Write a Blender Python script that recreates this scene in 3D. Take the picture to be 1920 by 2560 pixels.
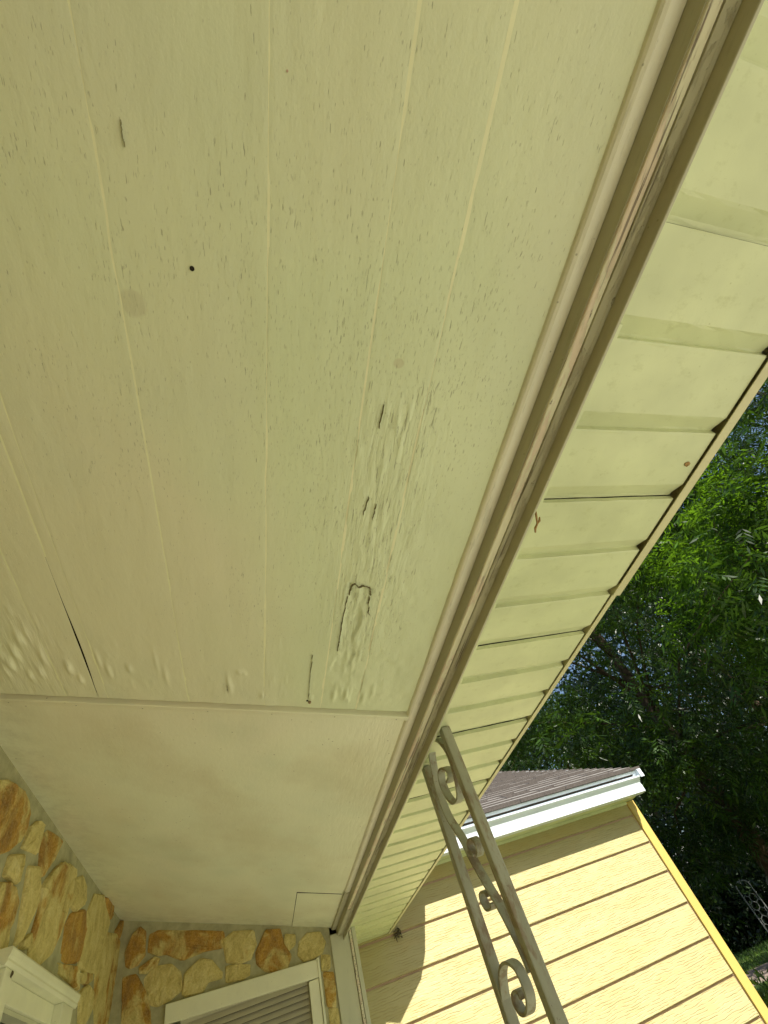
import bpy, bmesh, math, random
import numpy as np
from mathutils import Vector, Matrix

scene = bpy.context.scene
for o in list(bpy.data.objects):
    bpy.data.objects.remove(o, do_unlink=True)
COL = scene.collection

# ---------------------------------------------------------------- camera
cam_d = bpy.data.cameras.new('camera')
cam = bpy.data.objects.new('camera', cam_d)
COL.objects.link(cam)
cam.matrix_world = Matrix((( 0.948097,  0.034500, -0.316105, 0.0),
                           (-0.160958, -0.805264, -0.570650, 0.0),
                           (-0.274236,  0.591911, -0.757915, 1.65),
                           (0, 0, 0, 1)))
cam_d.sensor_fit = 'VERTICAL'
cam_d.sensor_height = 24.0
cam_d.sensor_width = 18.0
cam_d.lens = 1087.0 / 2560.0 * 24.0
cam_d.clip_start = 0.02
cam_d.clip_end = 2000
scene.camera = cam
scene.render.resolution_x = 768
scene.render.resolution_y = 1024

# ---------------------------------------------------------------- light
SUN_TO = Vector((0.338, -1.0, 0.875)).normalized()
world = bpy.data.worlds.new('World')
scene.world = world
world.use_nodes = True
wn = world.node_tree
wn.nodes.clear()
sky = wn.nodes.new('ShaderNodeTexSky')
sky.sky_type = 'NISHITA'
sky.sun_disc = False
sky.sun_elevation = math.asin(SUN_TO.z)
sky.sun_rotation = math.atan2(SUN_TO.x, SUN_TO.y)
sky.air_density = 1.0
sky.dust_density = 1.0
sky.ozone_density = 1.0
bg = wn.nodes.new('ShaderNodeBackground')
bg.inputs['Strength'].default_value = 0.085
wo = wn.nodes.new('ShaderNodeOutputWorld')
wn.links.new(sky.outputs[0], bg.inputs[0])
wn.links.new(bg.outputs[0], wo.inputs[0])

sun_d = bpy.data.lights.new('sun', 'SUN')
sun_d.energy = 5.0
sun_d.angle = math.radians(0.5)
sun_d.color = (1.0, 0.95, 0.84)
sun = bpy.data.objects.new('sun', sun_d)
COL.objects.link(sun)
sun.rotation_euler = SUN_TO.to_track_quat('Z', 'Y').to_euler()
sun.location = (4, -8, 12)

vs = scene.view_settings
vs.view_transform = 'Standard'
vs.look = 'None'
vs.gamma = 1.0
vs.use_curve_mapping = False
vs.exposure = 0.9
scene.render.engine = 'CYCLES'
scene.cycles.max_bounces = 10
scene.cycles.diffuse_bounces = 6

rnd = random.Random(7)

# ---------------------------------------------------------------- helpers
def tag(o, label=None, cat=None, group=None, kind=None):
    if label: o['label'] = label
    if cat: o['category'] = cat
    if group: o['group'] = group
    if kind: o['kind'] = kind
    return o

def empty(name, loc=(0, 0, 0), label=None, cat=None, group=None):
    o = bpy.data.objects.new(name, None)
    COL.objects.link(o)
    o.location = loc
    o.empty_display_size = 0.2
    return tag(o, label, cat, group)

def link(name, me, mat, parent=None, kind=None):
    o = bpy.data.objects.new(name, me)
    COL.objects.link(o)
    if mat is not None and not me.materials: me.materials.append(mat)
    if parent is not None:
        o.parent = parent
        o.matrix_parent_inverse = Matrix.Identity(4)
        if parent.location.length > 0 and parent.parent is None:
            o.matrix_parent_inverse = Matrix.Translation(-parent.location)
    if kind: o['kind'] = kind
    return o

class MB:
    def __init__(s): s.v = []; s.f = []
    def add(s, vs_, fs_):
        n = len(s.v); s.v += [tuple(p) for p in vs_]
        s.f += [tuple(i + n for i in f) for f in fs_]
        return s
    def box(s, a, b):
        x0, y0, z0 = a; x1, y1, z1 = b
        return s.add([(x0,y0,z0),(x1,y0,z0),(x1,y1,z0),(x0,y1,z0),(x0,y0,z1),(x1,y0,z1),(x1,y1,z1),(x0,y1,z1)],
              [(0,3,2,1),(4,5,6,7),(0,1,5,4),(1,2,6,5),(2,3,7,6),(3,0,4,7)])
    def prism_y(s, prof, y0, y1, caps=True):
        """closed profile of (x, z), extruded along y"""
        n = len(prof)
        V = [(x, y0, z) for x, z in prof] + [(x, y1, z) for x, z in prof]
        F = [(i, (i+1) % n, n + (i+1) % n, n + i) for i in range(n)]
        if caps: F += [tuple(range(n))[::-1], tuple(range(n, 2*n))]
        return s.add(V, F)
    def prism_x(s, prof, x0, x1):
        n = len(prof)
        V = [(x0, y, z) for y, z in prof] + [(x1, y, z) for y, z in prof]
        F = [(i, (i+1) % n, n + (i+1) % n, n + i) for i in range(n)]
        F += [tuple(range(n))[::-1], tuple(range(n, 2*n))]
        return s.add(V, F)
    def tube(s, pts, rads, k=8, cap=True):
        pts = [Vector(p) for p in pts]
        rings = []
        up = Vector((0.13, 0.21, 0.97)).normalized()
        base = len(s.v)
        for i, p in enumerate(pts):
            d = (pts[min(i+1, len(pts)-1)] - pts[max(i-1, 0)]).normalized()
            a = d.cross(up)
            if a.length < 1e-3: a = d.cross(Vector((1, 0, 0)))
            a.normalize(); b = d.cross(a)
            for j in range(k):
                t = 2*math.pi*j/k
                s.v.append(tuple(p + (a*math.cos(t) + b*math.sin(t))*rads[i]))
        for i in range(len(pts)-1):
            for j in range(k):
                s.f.append((base+i*k+j, base+i*k+(j+1) % k, base+(i+1)*k+(j+1) % k, base+(i+1)*k+j))
        if cap:
            s.f.append(tuple(base+j for j in range(k))[::-1])
            s.f.append(tuple(base+(len(pts)-1)*k+j for j in range(k)))
        return s
    def mesh(s, name, smooth=False, bevel=0.0, fix=True):
        me = bpy.data.meshes.new(name)
        me.from_pydata(s.v, [], s.f)
        if fix or bevel:
            bm = bmesh.new(); bm.from_mesh(me)
            if fix: bmesh.ops.recalc_face_normals(bm, faces=bm.faces)
            if bevel:
                es = [e for e in bm.edges if len(e.link_faces) == 2 and e.calc_face_angle(0) > 0.5]
                bmesh.ops.bevel(bm, geom=es, offset=bevel, segments=2, affect='EDGES', profile=0.5)
            bm.to_mesh(me); bm.free()
        if smooth:
            me.polygons.foreach_set('use_smooth', [True]*len(me.polygons))
        me.update()
        return me
    def build(s, name, mat, parent=None, smooth=False, bevel=0.0, kind=None):
        return link(name, s.mesh(name, smooth, bevel), mat, parent, kind)

def np_mesh(name, V, F, smooth=False):
    """V (n,3), F (m,4) arrays"""
    me = bpy.data.meshes.new(name)
    me.vertices.add(len(V)); me.vertices.foreach_set('co', np.ascontiguousarray(V, dtype=np.float32).ravel())
    k = F.shape[1]
    me.loops.add(F.size); me.loops.foreach_set('vertex_index', np.ascontiguousarray(F, dtype=np.int32).ravel())
    me.polygons.add(len(F)); me.polygons.foreach_set('loop_start', np.arange(0, F.size, k, dtype=np.int32))
    if smooth: me.polygons.foreach_set('use_smooth', np.ones(len(F), dtype=bool))
    me.update(calc_edges=True)
    return me

# ---------------------------------------------------------------- materials
class Mat:
    def __init__(s, name, rough=0.6, spec=0.4):
        s.m = bpy.data.materials.new(name); s.m.use_nodes = True
        s.t = s.m.node_tree; s.n = s.t.nodes; s.l = s.t.links
        s.b = s.n['Principled BSDF']; s.b.inputs['Roughness'].default_value = rough
        s.b.inputs['Specular IOR Level'].default_value = spec
        s.tc = s.n.new('ShaderNodeTexCoord')
        s.h = None
    def out(s, x): return x.outputs[0] if hasattr(x, 'outputs') else x
    def mapc(s, scale=(1,1,1), rot=(0,0,0), loc=(0,0,0), src='Object'):
        m = s.n.new('ShaderNodeMapping'); m.inputs['Scale'].default_value = scale
        m.inputs['Rotation'].default_value = rot; m.inputs['Location'].default_value = loc
        s.l.new(s.tc.outputs[src], m.inputs['Vector']); return m.outputs[0]
    def noise(s, vec, scale=5, detail=4, rough=0.55, dist=0.0):
        n = s.n.new('ShaderNodeTexNoise'); n.inputs['Scale'].default_value = scale
        n.inputs['Detail'].default_value = detail; n.inputs['Roughness'].default_value = rough
        n.inputs['Distortion'].default_value = dist
        if vec is not None: s.l.new(vec, n.inputs['Vector'])
        return n.outputs['Fac']
    def vor(s, vec, scale=5, feature='F1', rnd_=1.0):
        n = s.n.new('ShaderNodeTexVoronoi'); n.feature = feature; n.inputs['Scale'].default_value = scale
        n.inputs['Randomness'].default_value = rnd_
        s.l.new(vec, n.inputs['Vector']); return n.outputs['Distance']
    def ramp(s, fac, stops, interp='LINEAR'):
        r = s.n.new('ShaderNodeValToRGB'); e = r.color_ramp.elements; r.color_ramp.interpolation = interp
        while len(e) > 1: e.remove(e[-1])
        e[0].position = stops[0][0]; e[0].color = col4(stops[0][1])
        for p, c in stops[1:]:
            x = e.new(p); x.color = col4(c)
        s.l.new(fac, r.inputs['Fac']); return r.outputs['Color']
    def math(s, op, a, b=None, c=None, clamp=False):
        n = s.n.new('ShaderNodeMath'); n.operation = op; n.use_clamp = clamp
        for i, x in enumerate((a, b, c)):
            if x is None: continue
            if isinstance(x, (int, float)): n.inputs[i].default_value = x
            else: s.l.new(x, n.inputs[i])
        return n.outputs[0]
    def mix(s, fac, a, b, mode='MIX'):
        n = s.n.new('ShaderNodeMix'); n.data_type = 'RGBA'; n.blend_type = mode
        for k, x in (('Factor', fac), ('A', a), ('B', b)):
            i = [q for q in n.inputs if q.name == k and (q.type == 'RGBA' if k != 'Factor' else q.type == 'VALUE')][0]
            if isinstance(x, (int, float)): i.default_value = x
            elif isinstance(x, (tuple, list)): i.default_value = col4(x)
            else: s.l.new(x, i)
        return [q for q in n.outputs if q.type == 'RGBA'][0]
    def sep(s, vec):
        n = s.n.new('ShaderNodeSeparateXYZ'); s.l.new(vec, n.inputs[0]); return n.outputs
    def color(s, c):
        if isinstance(c, (tuple, list)): s.b.inputs['Base Color'].default_value = col4(c)
        else: s.l.new(c, s.b.inputs['Base Color'])
        return s
    def rough(s, c): s.l.new(c, s.b.inputs['Roughness']); return s
    def bump(s, h, dist=0.002, strength=1.0):
        n = s.n.new('ShaderNodeBump'); n.inputs['Distance'].default_value = dist
        n.inputs['Strength'].default_value = strength
        s.l.new(h, n.inputs['Height'])
        if s.h is not None: s.l.new(s.h, n.inputs['Normal'])
        s.h = n.outputs[0]
        s.l.new(s.h, s.b.inputs['Normal']); return s

def col4(c):
    if isinstance(c, (int, float)): return (c, c, c, 1)
    return (c[0], c[1], c[2], 1)

def circle_mask(M, x, y, r, soft=0.15, wob=0.25):
    o = M.sep(M.tc.outputs['Object'])
    dx = M.math('SUBTRACT', o[0], x); dy = M.math('SUBTRACT', o[1], y)
    d = M.math('SQRT', M.math('ADD', M.math('MULTIPLY', dx, dx), M.math('MULTIPLY', dy, dy)))
    nz = M.noise(M.tc.outputs['Object'], 60, 3)
    d = M.math('ADD', d, M.math('MULTIPLY', M.math('SUBTRACT', nz, 0.5), r*wob*2))
    n = M.n.new('ShaderNodeMapRange'); n.inputs['From Min'].default_value = r*(1+soft); n.inputs['From Max'].default_value = r*(1-soft)
    M.l.new(d, n.inputs['Value']); return n.outputs[0]

def box_soft(M, x0, x1, y0, y1, s=0.05):
    o = M.sep(M.tc.outputs['Object'])
    def rng(v, a, b):
        n = M.n.new('ShaderNodeMapRange'); n.interpolation_type = 'SMOOTHSTEP'
        n.inputs['From Min'].default_value = a; n.inputs['From Max'].default_value = b
        M.l.new(v, n.inputs['Value']); return n.outputs[0]
    a = M.math('MULTIPLY', rng(o[0], x0-s, x0+s), rng(o[0], x1+s, x1-s))
    b = M.math('MULTIPLY', rng(o[1], y0-s, y0+s), rng(o[1], y1+s, y1-s))
    return M.math('MULTIPLY', a, b)

CREAM = (0.66, 0.60, 0.36)

def mat_ceiling(name, cracked=True):
    M = Mat(name, 0.42, 0.35)
    obj = M.tc.outputs['Object']
    mot = M.noise(obj, 2.2, 3)
    base = M.ramp(mot, [(0.3, (0.685, 0.745, 0.50)), (0.7, (0.75, 0.81, 0.55))] if cracked else [(0.3, (0.79, 0.80, 0.60)), (0.7, (0.86, 0.87, 0.66))])
    warm = M.noise(M.mapc((1, .6, 1), loc=(3, 1, 0)), 1.3, 2)
    base = M.mix(M.ramp(warm, [(0.42, 0), (0.65, 0.6)]), base, (0.80, 0.735, 0.56))
    cool = M.noise(M.mapc((1, .7, 1), loc=(8, 5, 2)), 2.4, 3)
    base = M.mix(M.ramp(cool, [(0.5, 0), (0.68, 0.45)]), base, (0.66, 0.70, 0.52))
    # roller texture
    r1 = M.noise(obj, 260, 3)
    r2 = M.noise(M.mapc((1, .35, 1)), 90, 3)
    M.bump(r1, 0.0010, 0.35); M.bump(r2, 0.0022, 0.35)
    if cracked:
        # short checks in the plywood, along the grain
        v = M.mapc((480, 50, 20)); n1 = M.noise(v, 1.0, 2, 0.5)
        reg = M.noise(M.mapc((1, .7, 1), loc=(1.7, .4, 0)), 4.2, 3)
        regb = box_soft(M, 0.0, 0.46, -0.15, 1.15, 0.16)
        regc = box_soft(M, -0.36, 0.0, -0.1, 0.95, 0.14)
        reg = M.math('ADD', M.math('MULTIPLY', reg, 0.75), M.math('ADD', M.math('MULTIPLY', regb, 0.17), M.math('MULTIPLY', regc, 0.11)))
        th = M.math('ADD', n1, M.math('MULTIPLY', reg, 0.22))
        m1 = M.ramp(th, [(0.80, 0), (0.83, 1)])
        v2 = M.mapc((620, 75, 20), loc=(9, 3, 1)); n2 = M.noise(v2, 1.0, 2, 0.5)
        th2 = M.math('ADD', n2, M.math('MULTIPLY', reg, 0.24))
        m2 = M.ramp(th2, [(0.79, 0), (0.84, .6)])
        mk = M.math('MAXIMUM', m1, m2)
        # larger long checks in the worst strip
        v3 = M.mapc((260, 16, 20), loc=(5, 8, 1)); n3 = M.noise(v3, 1.0, 3, 0.6)
        regd = box_soft(M, 0.22, 0.42, 0.25, 1.0, 0.08)
        th3 = M.math('ADD', n3, M.math('MULTIPLY', regd, 0.12))
        m3 = M.ramp(th3, [(0.745, 0), (0.765, 1)])
        mk = M.math('MAXIMUM', mk, m3)
        # grime specks
        sp = M.vor(M.mapc((70, 40, 40)), 1.0)
        spm = M.math('MULTIPLY', M.ramp(sp, [(0.06, 1), (0.11, 0)]), M.ramp(M.noise(obj, 9, 2), [(0.5, 0), (0.62, .8)]))
        base = M.mix(M.math('MULTIPLY', spm, 0.35), base, (0.22, 0.19, 0.11))
        base = M.mix(M.math('MULTIPLY', mk, 0.5), base, (0.22, 0.20, 0.12))
        M.bump(mk, -0.0012, 0.6)
        # raised grain and blistered ripples
        rp = M.noise(M.mapc((60, 7, 10), loc=(2, 2, 2)), 1.0, 3, 0.6, 0.4)
        rg = M.math('MAXIMUM', box_soft(M, 0.22, 0.40, 0.3, 1.05, 0.07), box_soft(M, -0.85, -0.5, 1.05, 1.45, 0.08))
        M.bump(M.math('MULTIPLY', rp, rg), 0.0065, 0.7)
        st = circle_mask(M, -0.157, 0.202, 0.021)
        base = M.mix(M.math('MULTIPLY', st, 0.25), base, (0.45, 0.38, 0.26))
        st2 = circle_mask(M, 0.285, 0.229, 0.009)
        base = M.mix(M.math('MULTIPLY', st2, 0.3), base, (0.45, 0.33, 0.22))
    else:
        rp = M.noise(M.mapc((70, 10, 10), loc=(2, 2, 2)), 1.0, 3, 0.6, 0.4)
        rg = box_soft(M, 0.36, 0.6, 1.3, 3.0, 0.14)
        M.bump(M.math('MULTIPLY', rp, rg), 0.005, 0.6)
        stn = M.noise(M.mapc((1.6, 1.0, 1), loc=(6, 2, 0)), 1.6, 5, 0.6)
        base = M.mix(M.ramp(stn, [(0.48, 0), (0.70, 0.45)]), base, (0.62, 0.56, 0.36))
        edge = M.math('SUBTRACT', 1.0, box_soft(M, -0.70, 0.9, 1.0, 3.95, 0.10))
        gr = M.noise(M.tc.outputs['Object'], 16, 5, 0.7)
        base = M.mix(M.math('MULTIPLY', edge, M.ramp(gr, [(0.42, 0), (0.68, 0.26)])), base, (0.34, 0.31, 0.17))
        M.bump(M.noise(M.mapc((9, 46, 9)), 1.0, 4, 0.6), 0.0022, 0.45)
        sp = M.vor(M.mapc((22, 22, 22)), 1.0)
        base = M.mix(M.math('MULTIPLY', M.ramp(sp, [(0.045, 1), (0.07, 0)]), 0.6), base, (0.2, 0.16, 0.1))
    M.color(base)
    return M.m

def mat_paint(name, c, rough=0.45, var=0.10, grain=(1,1,1), gscale=12, dirt=0.25, dirtc=(0.2, 0.18, 0.10), bump=0.001, spec=0.4):
    M = Mat(name, rough, spec)
    obj = M.tc.outputs['Object']
    lo = tuple(x*(1-var) for x in c); hi = tuple(min(1, x*(1+var*.6)) for x in c)
    b = M.ramp(M.noise(M.mapc(grain), gscale*.3, 3), [(0.3, lo), (0.7, hi)])
    d = M.noise(M.mapc(tuple(g*1.7 for g in grain), loc=(3, 1, 4)), gscale, 6, 0.7)
    b = M.mix(M.math('MULTIPLY', M.ramp(d, [(0.56, 0), (0.75, 1)]), dirt), b, dirtc)
    sp = M.vor(obj, 28)
    b = M.mix(M.math('MULTIPLY', M.ramp(sp, [(0.03, 1), (0.06, 0)]), 0.5 if dirt > 0 else 0), b, dirtc)
    M.color(b)
    ch = M.ramp(M.noise(M.mapc(tuple(g*9 for g in grain), loc=(1, 9, 4)), 6, 6, 0.75), [(0.64, 0), (0.67, 1)])
    if dirt > .3:
        b2 = M.mix(M.math('MULTIPLY', ch, 0.35), b, dirtc); M.color(b2)
    M.bump(M.noise(obj, 150, 3), bump, 0.4)
    return M.m

def mat_peel(name, c, under, rough=0.5):
    """old paint worn through in long patches along y"""
    M = Mat(name, rough)
    w = M.noise(M.mapc((40, 7, 40)), 1.0, 8, 0.75, 0.6)
    b = M.ramp(M.noise(M.mapc((8, 1.5, 8)), 1.0, 4), [(0.3, tuple(x*.88 for x in c)), (0.7, c)])
    k = M.ramp(w, [(0.50, 0), (0.54, 1)])
    b = M.mix(M.math('MULTIPLY', k, 0.75), b, under)
    cr = M.noise(M.mapc((160, 4, 160), loc=(4, 4, 4)), 1.0, 3, 0.5)
    ck = M.ramp(cr, [(0.62, 0), (0.65, 1)])
    chip = M.noise(M.mapc((120, 38, 120), loc=(7, 2, 9)), 1.0, 5, 0.7)
    ck = M.math('MAXIMUM', ck, M.ramp(chip, [(0.66, 0), (0.69, 1)]))
    b = M.mix(M.math('MULTIPLY', ck, 0.7), b, (0.10, 0.07, 0.045))
    M.color(b); M.bump(k, -0.0008, 0.7); M.bump(ck, -0.0015, 0.8)
    return M.m

def mat_siding():
    M = Mat('yellow_siding_paint', 0.42, 0.35)
    oi = M.n.new('ShaderNodeObjectInfo')
    off = M.n.new('ShaderNodeVectorMath'); off.operation = 'SCALE'; off.inputs[0].default_value = (7, 0, 3)
    M.l.new(oi.outputs['Random'], off.inputs['Scale'])
    add = M.n.new('ShaderNodeVectorMath'); add.operation = 'ADD'
    M.l.new(M.mapc((1, 1, 1)), add.inputs[0]); M.l.new(off.outputs[0], add.inputs[1])
    def sc(v, s_):
        m = M.n.new('ShaderNodeMapping'); m.inputs['Scale'].default_value = s_; M.l.new(v, m.inputs['Vector']); return m.outputs[0]
    # cathedral grain: warped rings squeezed along the board
    w = M.n.new('ShaderNodeTexWave'); w.wave_type = 'BANDS'; w.bands_direction = 'Z'
    w.inputs['Scale'].default_value = 6.6; w.inputs['Distortion'].default_value = 8.0
    w.inputs['Detail'].default_value = 3.0; w.inputs['Detail Scale'].default_value = 0.7; w.inputs['Detail Roughness'].default_value = 0.62
    M.l.new(sc(add.outputs[0], (1.3, 1, 3.1)), w.inputs['Vector'])
    g = M.ramp(w.outputs['Fac'], [(0.0, 1), (0.22, 0)])
    brk = M.noise(sc(add.outputs[0], (9, 1, 60)), 1.0, 3)
    g = M.math('MULTIPLY', g, M.ramp(brk, [(0.38, 0), (0.6, 1)]))
    base = M.ramp(M.noise(sc(add.outputs[0], (1.5, 1, 9)), 1.0, 4), [(0.3, (0.42, 0.36, 0.17)), (0.7, (0.465, 0.41, 0.21))])
    wn_ = M.noise(sc(add.outputs[0], (2.2, 1, 7)), 1.0, 3)
    base = M.mix(M.ramp(wn_, [(0.5, 0), (0.75, 0.35)]), base, (0.50, 0.34, 0.12))
    base = M.mix(M.math('MULTIPLY', g, 0.40), base, (0.33, 0.22, 0.06))
    M.color(base)
    M.bump(g, -0.003, 0.8)
    M.bump(M.noise(sc(add.outputs[0], (14, 1, 160)), 1.0, 3), 0.0012, 0.4)
    return M.m

def mat_stone():
    M = Mat('field_stone', 0.75, 0.25)
    oi = M.n.new('ShaderNodeObjectInfo')
    vec = M.n.new('ShaderNodeVectorMath'); vec.operation = 'SCALE'; vec.inputs[0].default_value = (11, 7, 5)
    M.l.new(oi.outputs['Random'], vec.inputs['Scale'])
    add = M.n.new('ShaderNodeVectorMath'); add.operation = 'ADD'
    M.l.new(M.mapc((1, 1, 1)), add.inputs[0]); M.l.new(vec.outputs[0], add.inputs[1])
    P = add.outputs[0]
    m2 = M.n.new('ShaderNodeMapping'); m2.inputs['Scale'].default_value = (17, 17, 10); m2.inputs['Rotation'].default_value = (0.6, 0.5, 0)
    M.l.new(P, m2.inputs['Vector'])
    st = M.noise(m2.outputs[0], 1.0, 6, 0.65, 0.5)
    cream = M.ramp(st, [(0.30, (0.46, 0.36, 0.11)), (0.5, (0.74, 0.62, 0.23)), (0.72, (0.88, 0.78, 0.38))])
    rst = M.ramp(st, [(0.3, (0.24, 0.10, 0.008)), (0.55, (0.52, 0.26, 0.018)), (0.75, (0.66, 0.42, 0.06))])
    big = M.noise(P, 7.0, 4, 0.6, 0.6)
    sepc = M.n.new('ShaderNodeSeparateColor'); M.l.new(oi.outputs['Color'], sepc.inputs[0])
    k = M.math('ADD', big, M.math('SUBTRACT', sepc.outputs[0], 0.5))
    k = M.ramp(k, [(0.55, 0), (0.68, 1)])
    c = M.mix(k, cream, rst)
    fine = M.noise(P, 120, 4, 0.7)
    c = M.mix(0.22, c, M.ramp(fine, [(0.35, (0.20, 0.15, 0.06)), (0.6, (0.85, 0.72, 0.40))]))
    pit = M.ramp(M.vor(P, 90), [(0.05, 1), (0.12, 0)])
    c = M.mix(M.math('MULTIPLY', pit, 0.5), c, (0.22, 0.15, 0.06))
    M.color(c)
    M.bump(st, 0.016, 0.9); M.bump(M.noise(P, 45, 5, 0.75), 0.012, 0.8); M.bump(fine, 0.006, 0.7)
    return M.m

def simple(name, c, rough=0.6, spec=0.4, scale=20, var=0.15, bump=0.001, **kw):
    M = Mat(name, rough, spec)
    obj = M.tc.outputs['Object']
    M.color(M.ramp(M.noise(obj, scale, 5, 0.65), [(0.3, tuple(x*(1-var) for x in c)), (0.7, tuple(min(1, x*(1+var)) for x in c))]))
    if bump: M.bump(M.noise(obj, scale*5, 4), bump, 0.5)
    for k, v in kw.items(): M.b.inputs[k].default_value = v
    return M.m

def mat_leaf(name, lo, hi, trans=0.25, rough=0.3):
    M = Mat(name, rough, 0.5)
    geo = M.n.new('ShaderNodeNewGeometry')
    cl = M.ramp(M.noise(M.tc.outputs['Object'], 0.9, 3), [(0.40, 0), (0.62, 1)])  # clump noise puts the crown's light and shaded patches into leaf colour
    rr0 = M.math('MULTIPLY', geo.outputs['Random Per Island'], M.math('ADD', 0.45, M.math('MULTIPLY', cl, 0.55)))
    c = M.ramp(rr0, [(0.0, lo), (0.45, hi), (0.8, tuple(x*1.6 for x in hi)), (1.0, (hi[0]*3.2, hi[1]*2.4, hi[2]*1.8))])
    M.color(c)
    tr = M.n.new('ShaderNodeBsdfTranslucent')
    M.l.new(M.mix(0.0, c, c), tr.inputs['Color'])
    br = M.mix(0.5, c, (hi[0]*3.0, hi[1]*2.6, hi[2]*0.8))
    M.l.new(br, tr.inputs['Color'])
    mx = M.n.new('ShaderNodeMixShader'); mx.inputs[0].default_value = trans
    M.l.new(M.b.outputs[0], mx.inputs[1]); M.l.new(tr.outputs[0], mx.inputs[2])
    M.l.new(mx.outputs[0], M.n['Material Output'].inputs['Surface'])
    return M.m

def mat_shingle():
    M = Mat('asphalt_shingles', 0.9, 0.2)
    oi = M.n.new('ShaderNodeObjectInfo')
    obj = M.tc.outputs['Object']
    g = M.noise(obj, 240, 3, 0.7)
    c = M.ramp(g, [(0.25, (0.15, 0.14, 0.125)), (0.5, (0.29, 0.285, 0.275)), (0.75, (0.44, 0.43, 0.42))])
    big = M.noise(M.mapc((3, 6, 1)), 1.5, 3)
    c = M.mix(M.ramp(big, [(0.35, 0), (0.7, 0.4)]), c, (0.20, 0.165, 0.14))
    M.color(c); M.bump(g, 0.003, 0.6)
    return M.m

m_ceil = mat_ceiling('weathered_ceiling_paint', True)
m_fill = simple('groove_paint', (0.86, 0.86, 0.58), 0.4, 0.4, 30, 0.05, 0)
m_crack = simple('crack_shadow', (0.24, 0.215, 0.13), 0.9, 0.1, 30, 0.2, 0)
m_ceil2 = mat_ceiling('smooth_ceiling_paint', False)

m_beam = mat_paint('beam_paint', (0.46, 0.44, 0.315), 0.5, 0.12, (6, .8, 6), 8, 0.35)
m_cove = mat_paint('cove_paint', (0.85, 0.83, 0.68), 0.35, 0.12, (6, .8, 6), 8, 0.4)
m_peel = mat_peel('peeling_paint', (0.76, 0.72, 0.52), (0.70, 0.56, 0.43))
m_fin = mat_peel('worn_beam_paint', (0.50, 0.48, 0.34), (0.38, 0.35, 0.24))
m_sof = mat_paint('soffit_enamel', (0.635, 0.67, 0.415), 0.35, 0.12, (2.4, 3.2, 2), 7, 0.42, (0.40, 0.42, 0.18), 0.0004)
m_fas = mat_paint('fascia_enamel', (0.62, 0.58, 0.36), 0.4, 0.08, (1, 3, 1), 10, 0.3, (0.3, 0.24, 0.14))
m_dark = simple('dark_cavity', (0.03, 0.025, 0.018), 0.9, 0.1)
m_sid = mat_siding()
m_strip = simple('brown_joint_strip', (0.50, 0.35, 0.25), 0.6, 0.3, 8, 0.12)
m_corner = mat_paint('yellow_trim_paint', (0.52, 0.385, 0.11), 0.4, 0.07, (1, 1, 1), 8, 0.1, (0.4, 0.3, 0.1), 0.0006)
m_stone = mat_stone()
m_mortar = simple('grey_mortar', (0.42, 0.40, 0.25), 0.95, 0.1, 14, 0.22, 0.006)
m_white = mat_paint('white_window_paint', (0.80, 0.80, 0.60), 0.4, 0.08, (1, 1, 1), 14, 0.12, (0.3, 0.28, 0.18), 0.0008)
m_post = mat_paint('grey_board_paint', (0.58, 0.58, 0.42), 0.5, 0.10, (2, 2, .4), 10, 0.25, (0.26, 0.24, 0.17), 0.001)
m_gut = mat_paint('white_gutter_enamel', (0.69, 0.755, 0.81), 0.3, 0.05, (2, 1, 1), 9, 0.10, (0.45, 0.45, 0.42), 0.0004)
m_roof = mat_shingle()
m_butt = simple('shingle_edge', (0.08, 0.07, 0.064), 0.95, 0.1, 60, 0.3)  # asphalt edge, coloured darker to stand in for shade lines between courses
m_blind = simple('blind_vinyl', (0.50, 0.47, 0.36), 0.5, 0.3, 6, 0.06)
m_glass = simple('window_glass', (0.05, 0.06, 0.04), 0.25, 0.6, 3, 0.3, 0)
m_conc = simple('concrete', (0.55, 0.54, 0.44), 0.9, 0.2, 6, 0.12, 0.003)
m_bark = simple('bark', (0.085, 0.062, 0.042), 0.95, 0.1, 9, 0.45, 0.03)

def mat_iron():
    M = Mat('painted_iron', 0.5, 0.4)
    obj = M.tc.outputs['Object']
    b = M.ramp(M.noise(M.mapc((9, 9, 2.5)), 1.5, 4), [(0.3, (0.31, 0.31, 0.225)), (0.7, (0.43, 0.43, 0.33))])
    r = M.noise(M.mapc((14, 14, 5), loc=(2, 5, 1)), 1.6, 6, 0.7)
    b = M.mix(M.ramp(r, [(0.50, 0), (0.60, 0.75)]), b, (0.24, 0.165, 0.10))
    chp = M.noise(M.mapc((40, 40, 22), loc=(3, 3, 3)), 2.0, 6, 0.75)
    b = M.mix(M.ramp(chp, [(0.64, 0), (0.67, 0.8)]), b, (0.14, 0.085, 0.05))
    M.color(b); M.bump(r, 0.0015, 0.6); M.bump(M.noise(obj, 180, 3), 0.0008, 0.5)
    return M.m
m_iron = mat_iron()

def mat_lawn():
    M = Mat('lawn_grass', 0.9, 0.15)
    obj = M.tc.outputs['Object']
    a = M.noise(obj, 0.35, 4); b = M.noise(obj, 9, 6, 0.7)
    c = M.ramp(b, [(0.3, (0.045, 0.085, 0.018)), (0.55, (0.11, 0.16, 0.035)), (0.75, (0.19, 0.22, 0.07))])
    c = M.mix(M.ramp(a, [(0.45, 0), (0.7, 0.5)]), c, (0.20, 0.19, 0.075))
    M.color(c); M.bump(b, 0.05, 0.6)
    return M.m
m_lawn = mat_lawn()
m_road = simple('worn_road', (0.30, 0.235, 0.19), 0.9, 0.2, 1.3, 0.12, 0.004)

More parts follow.
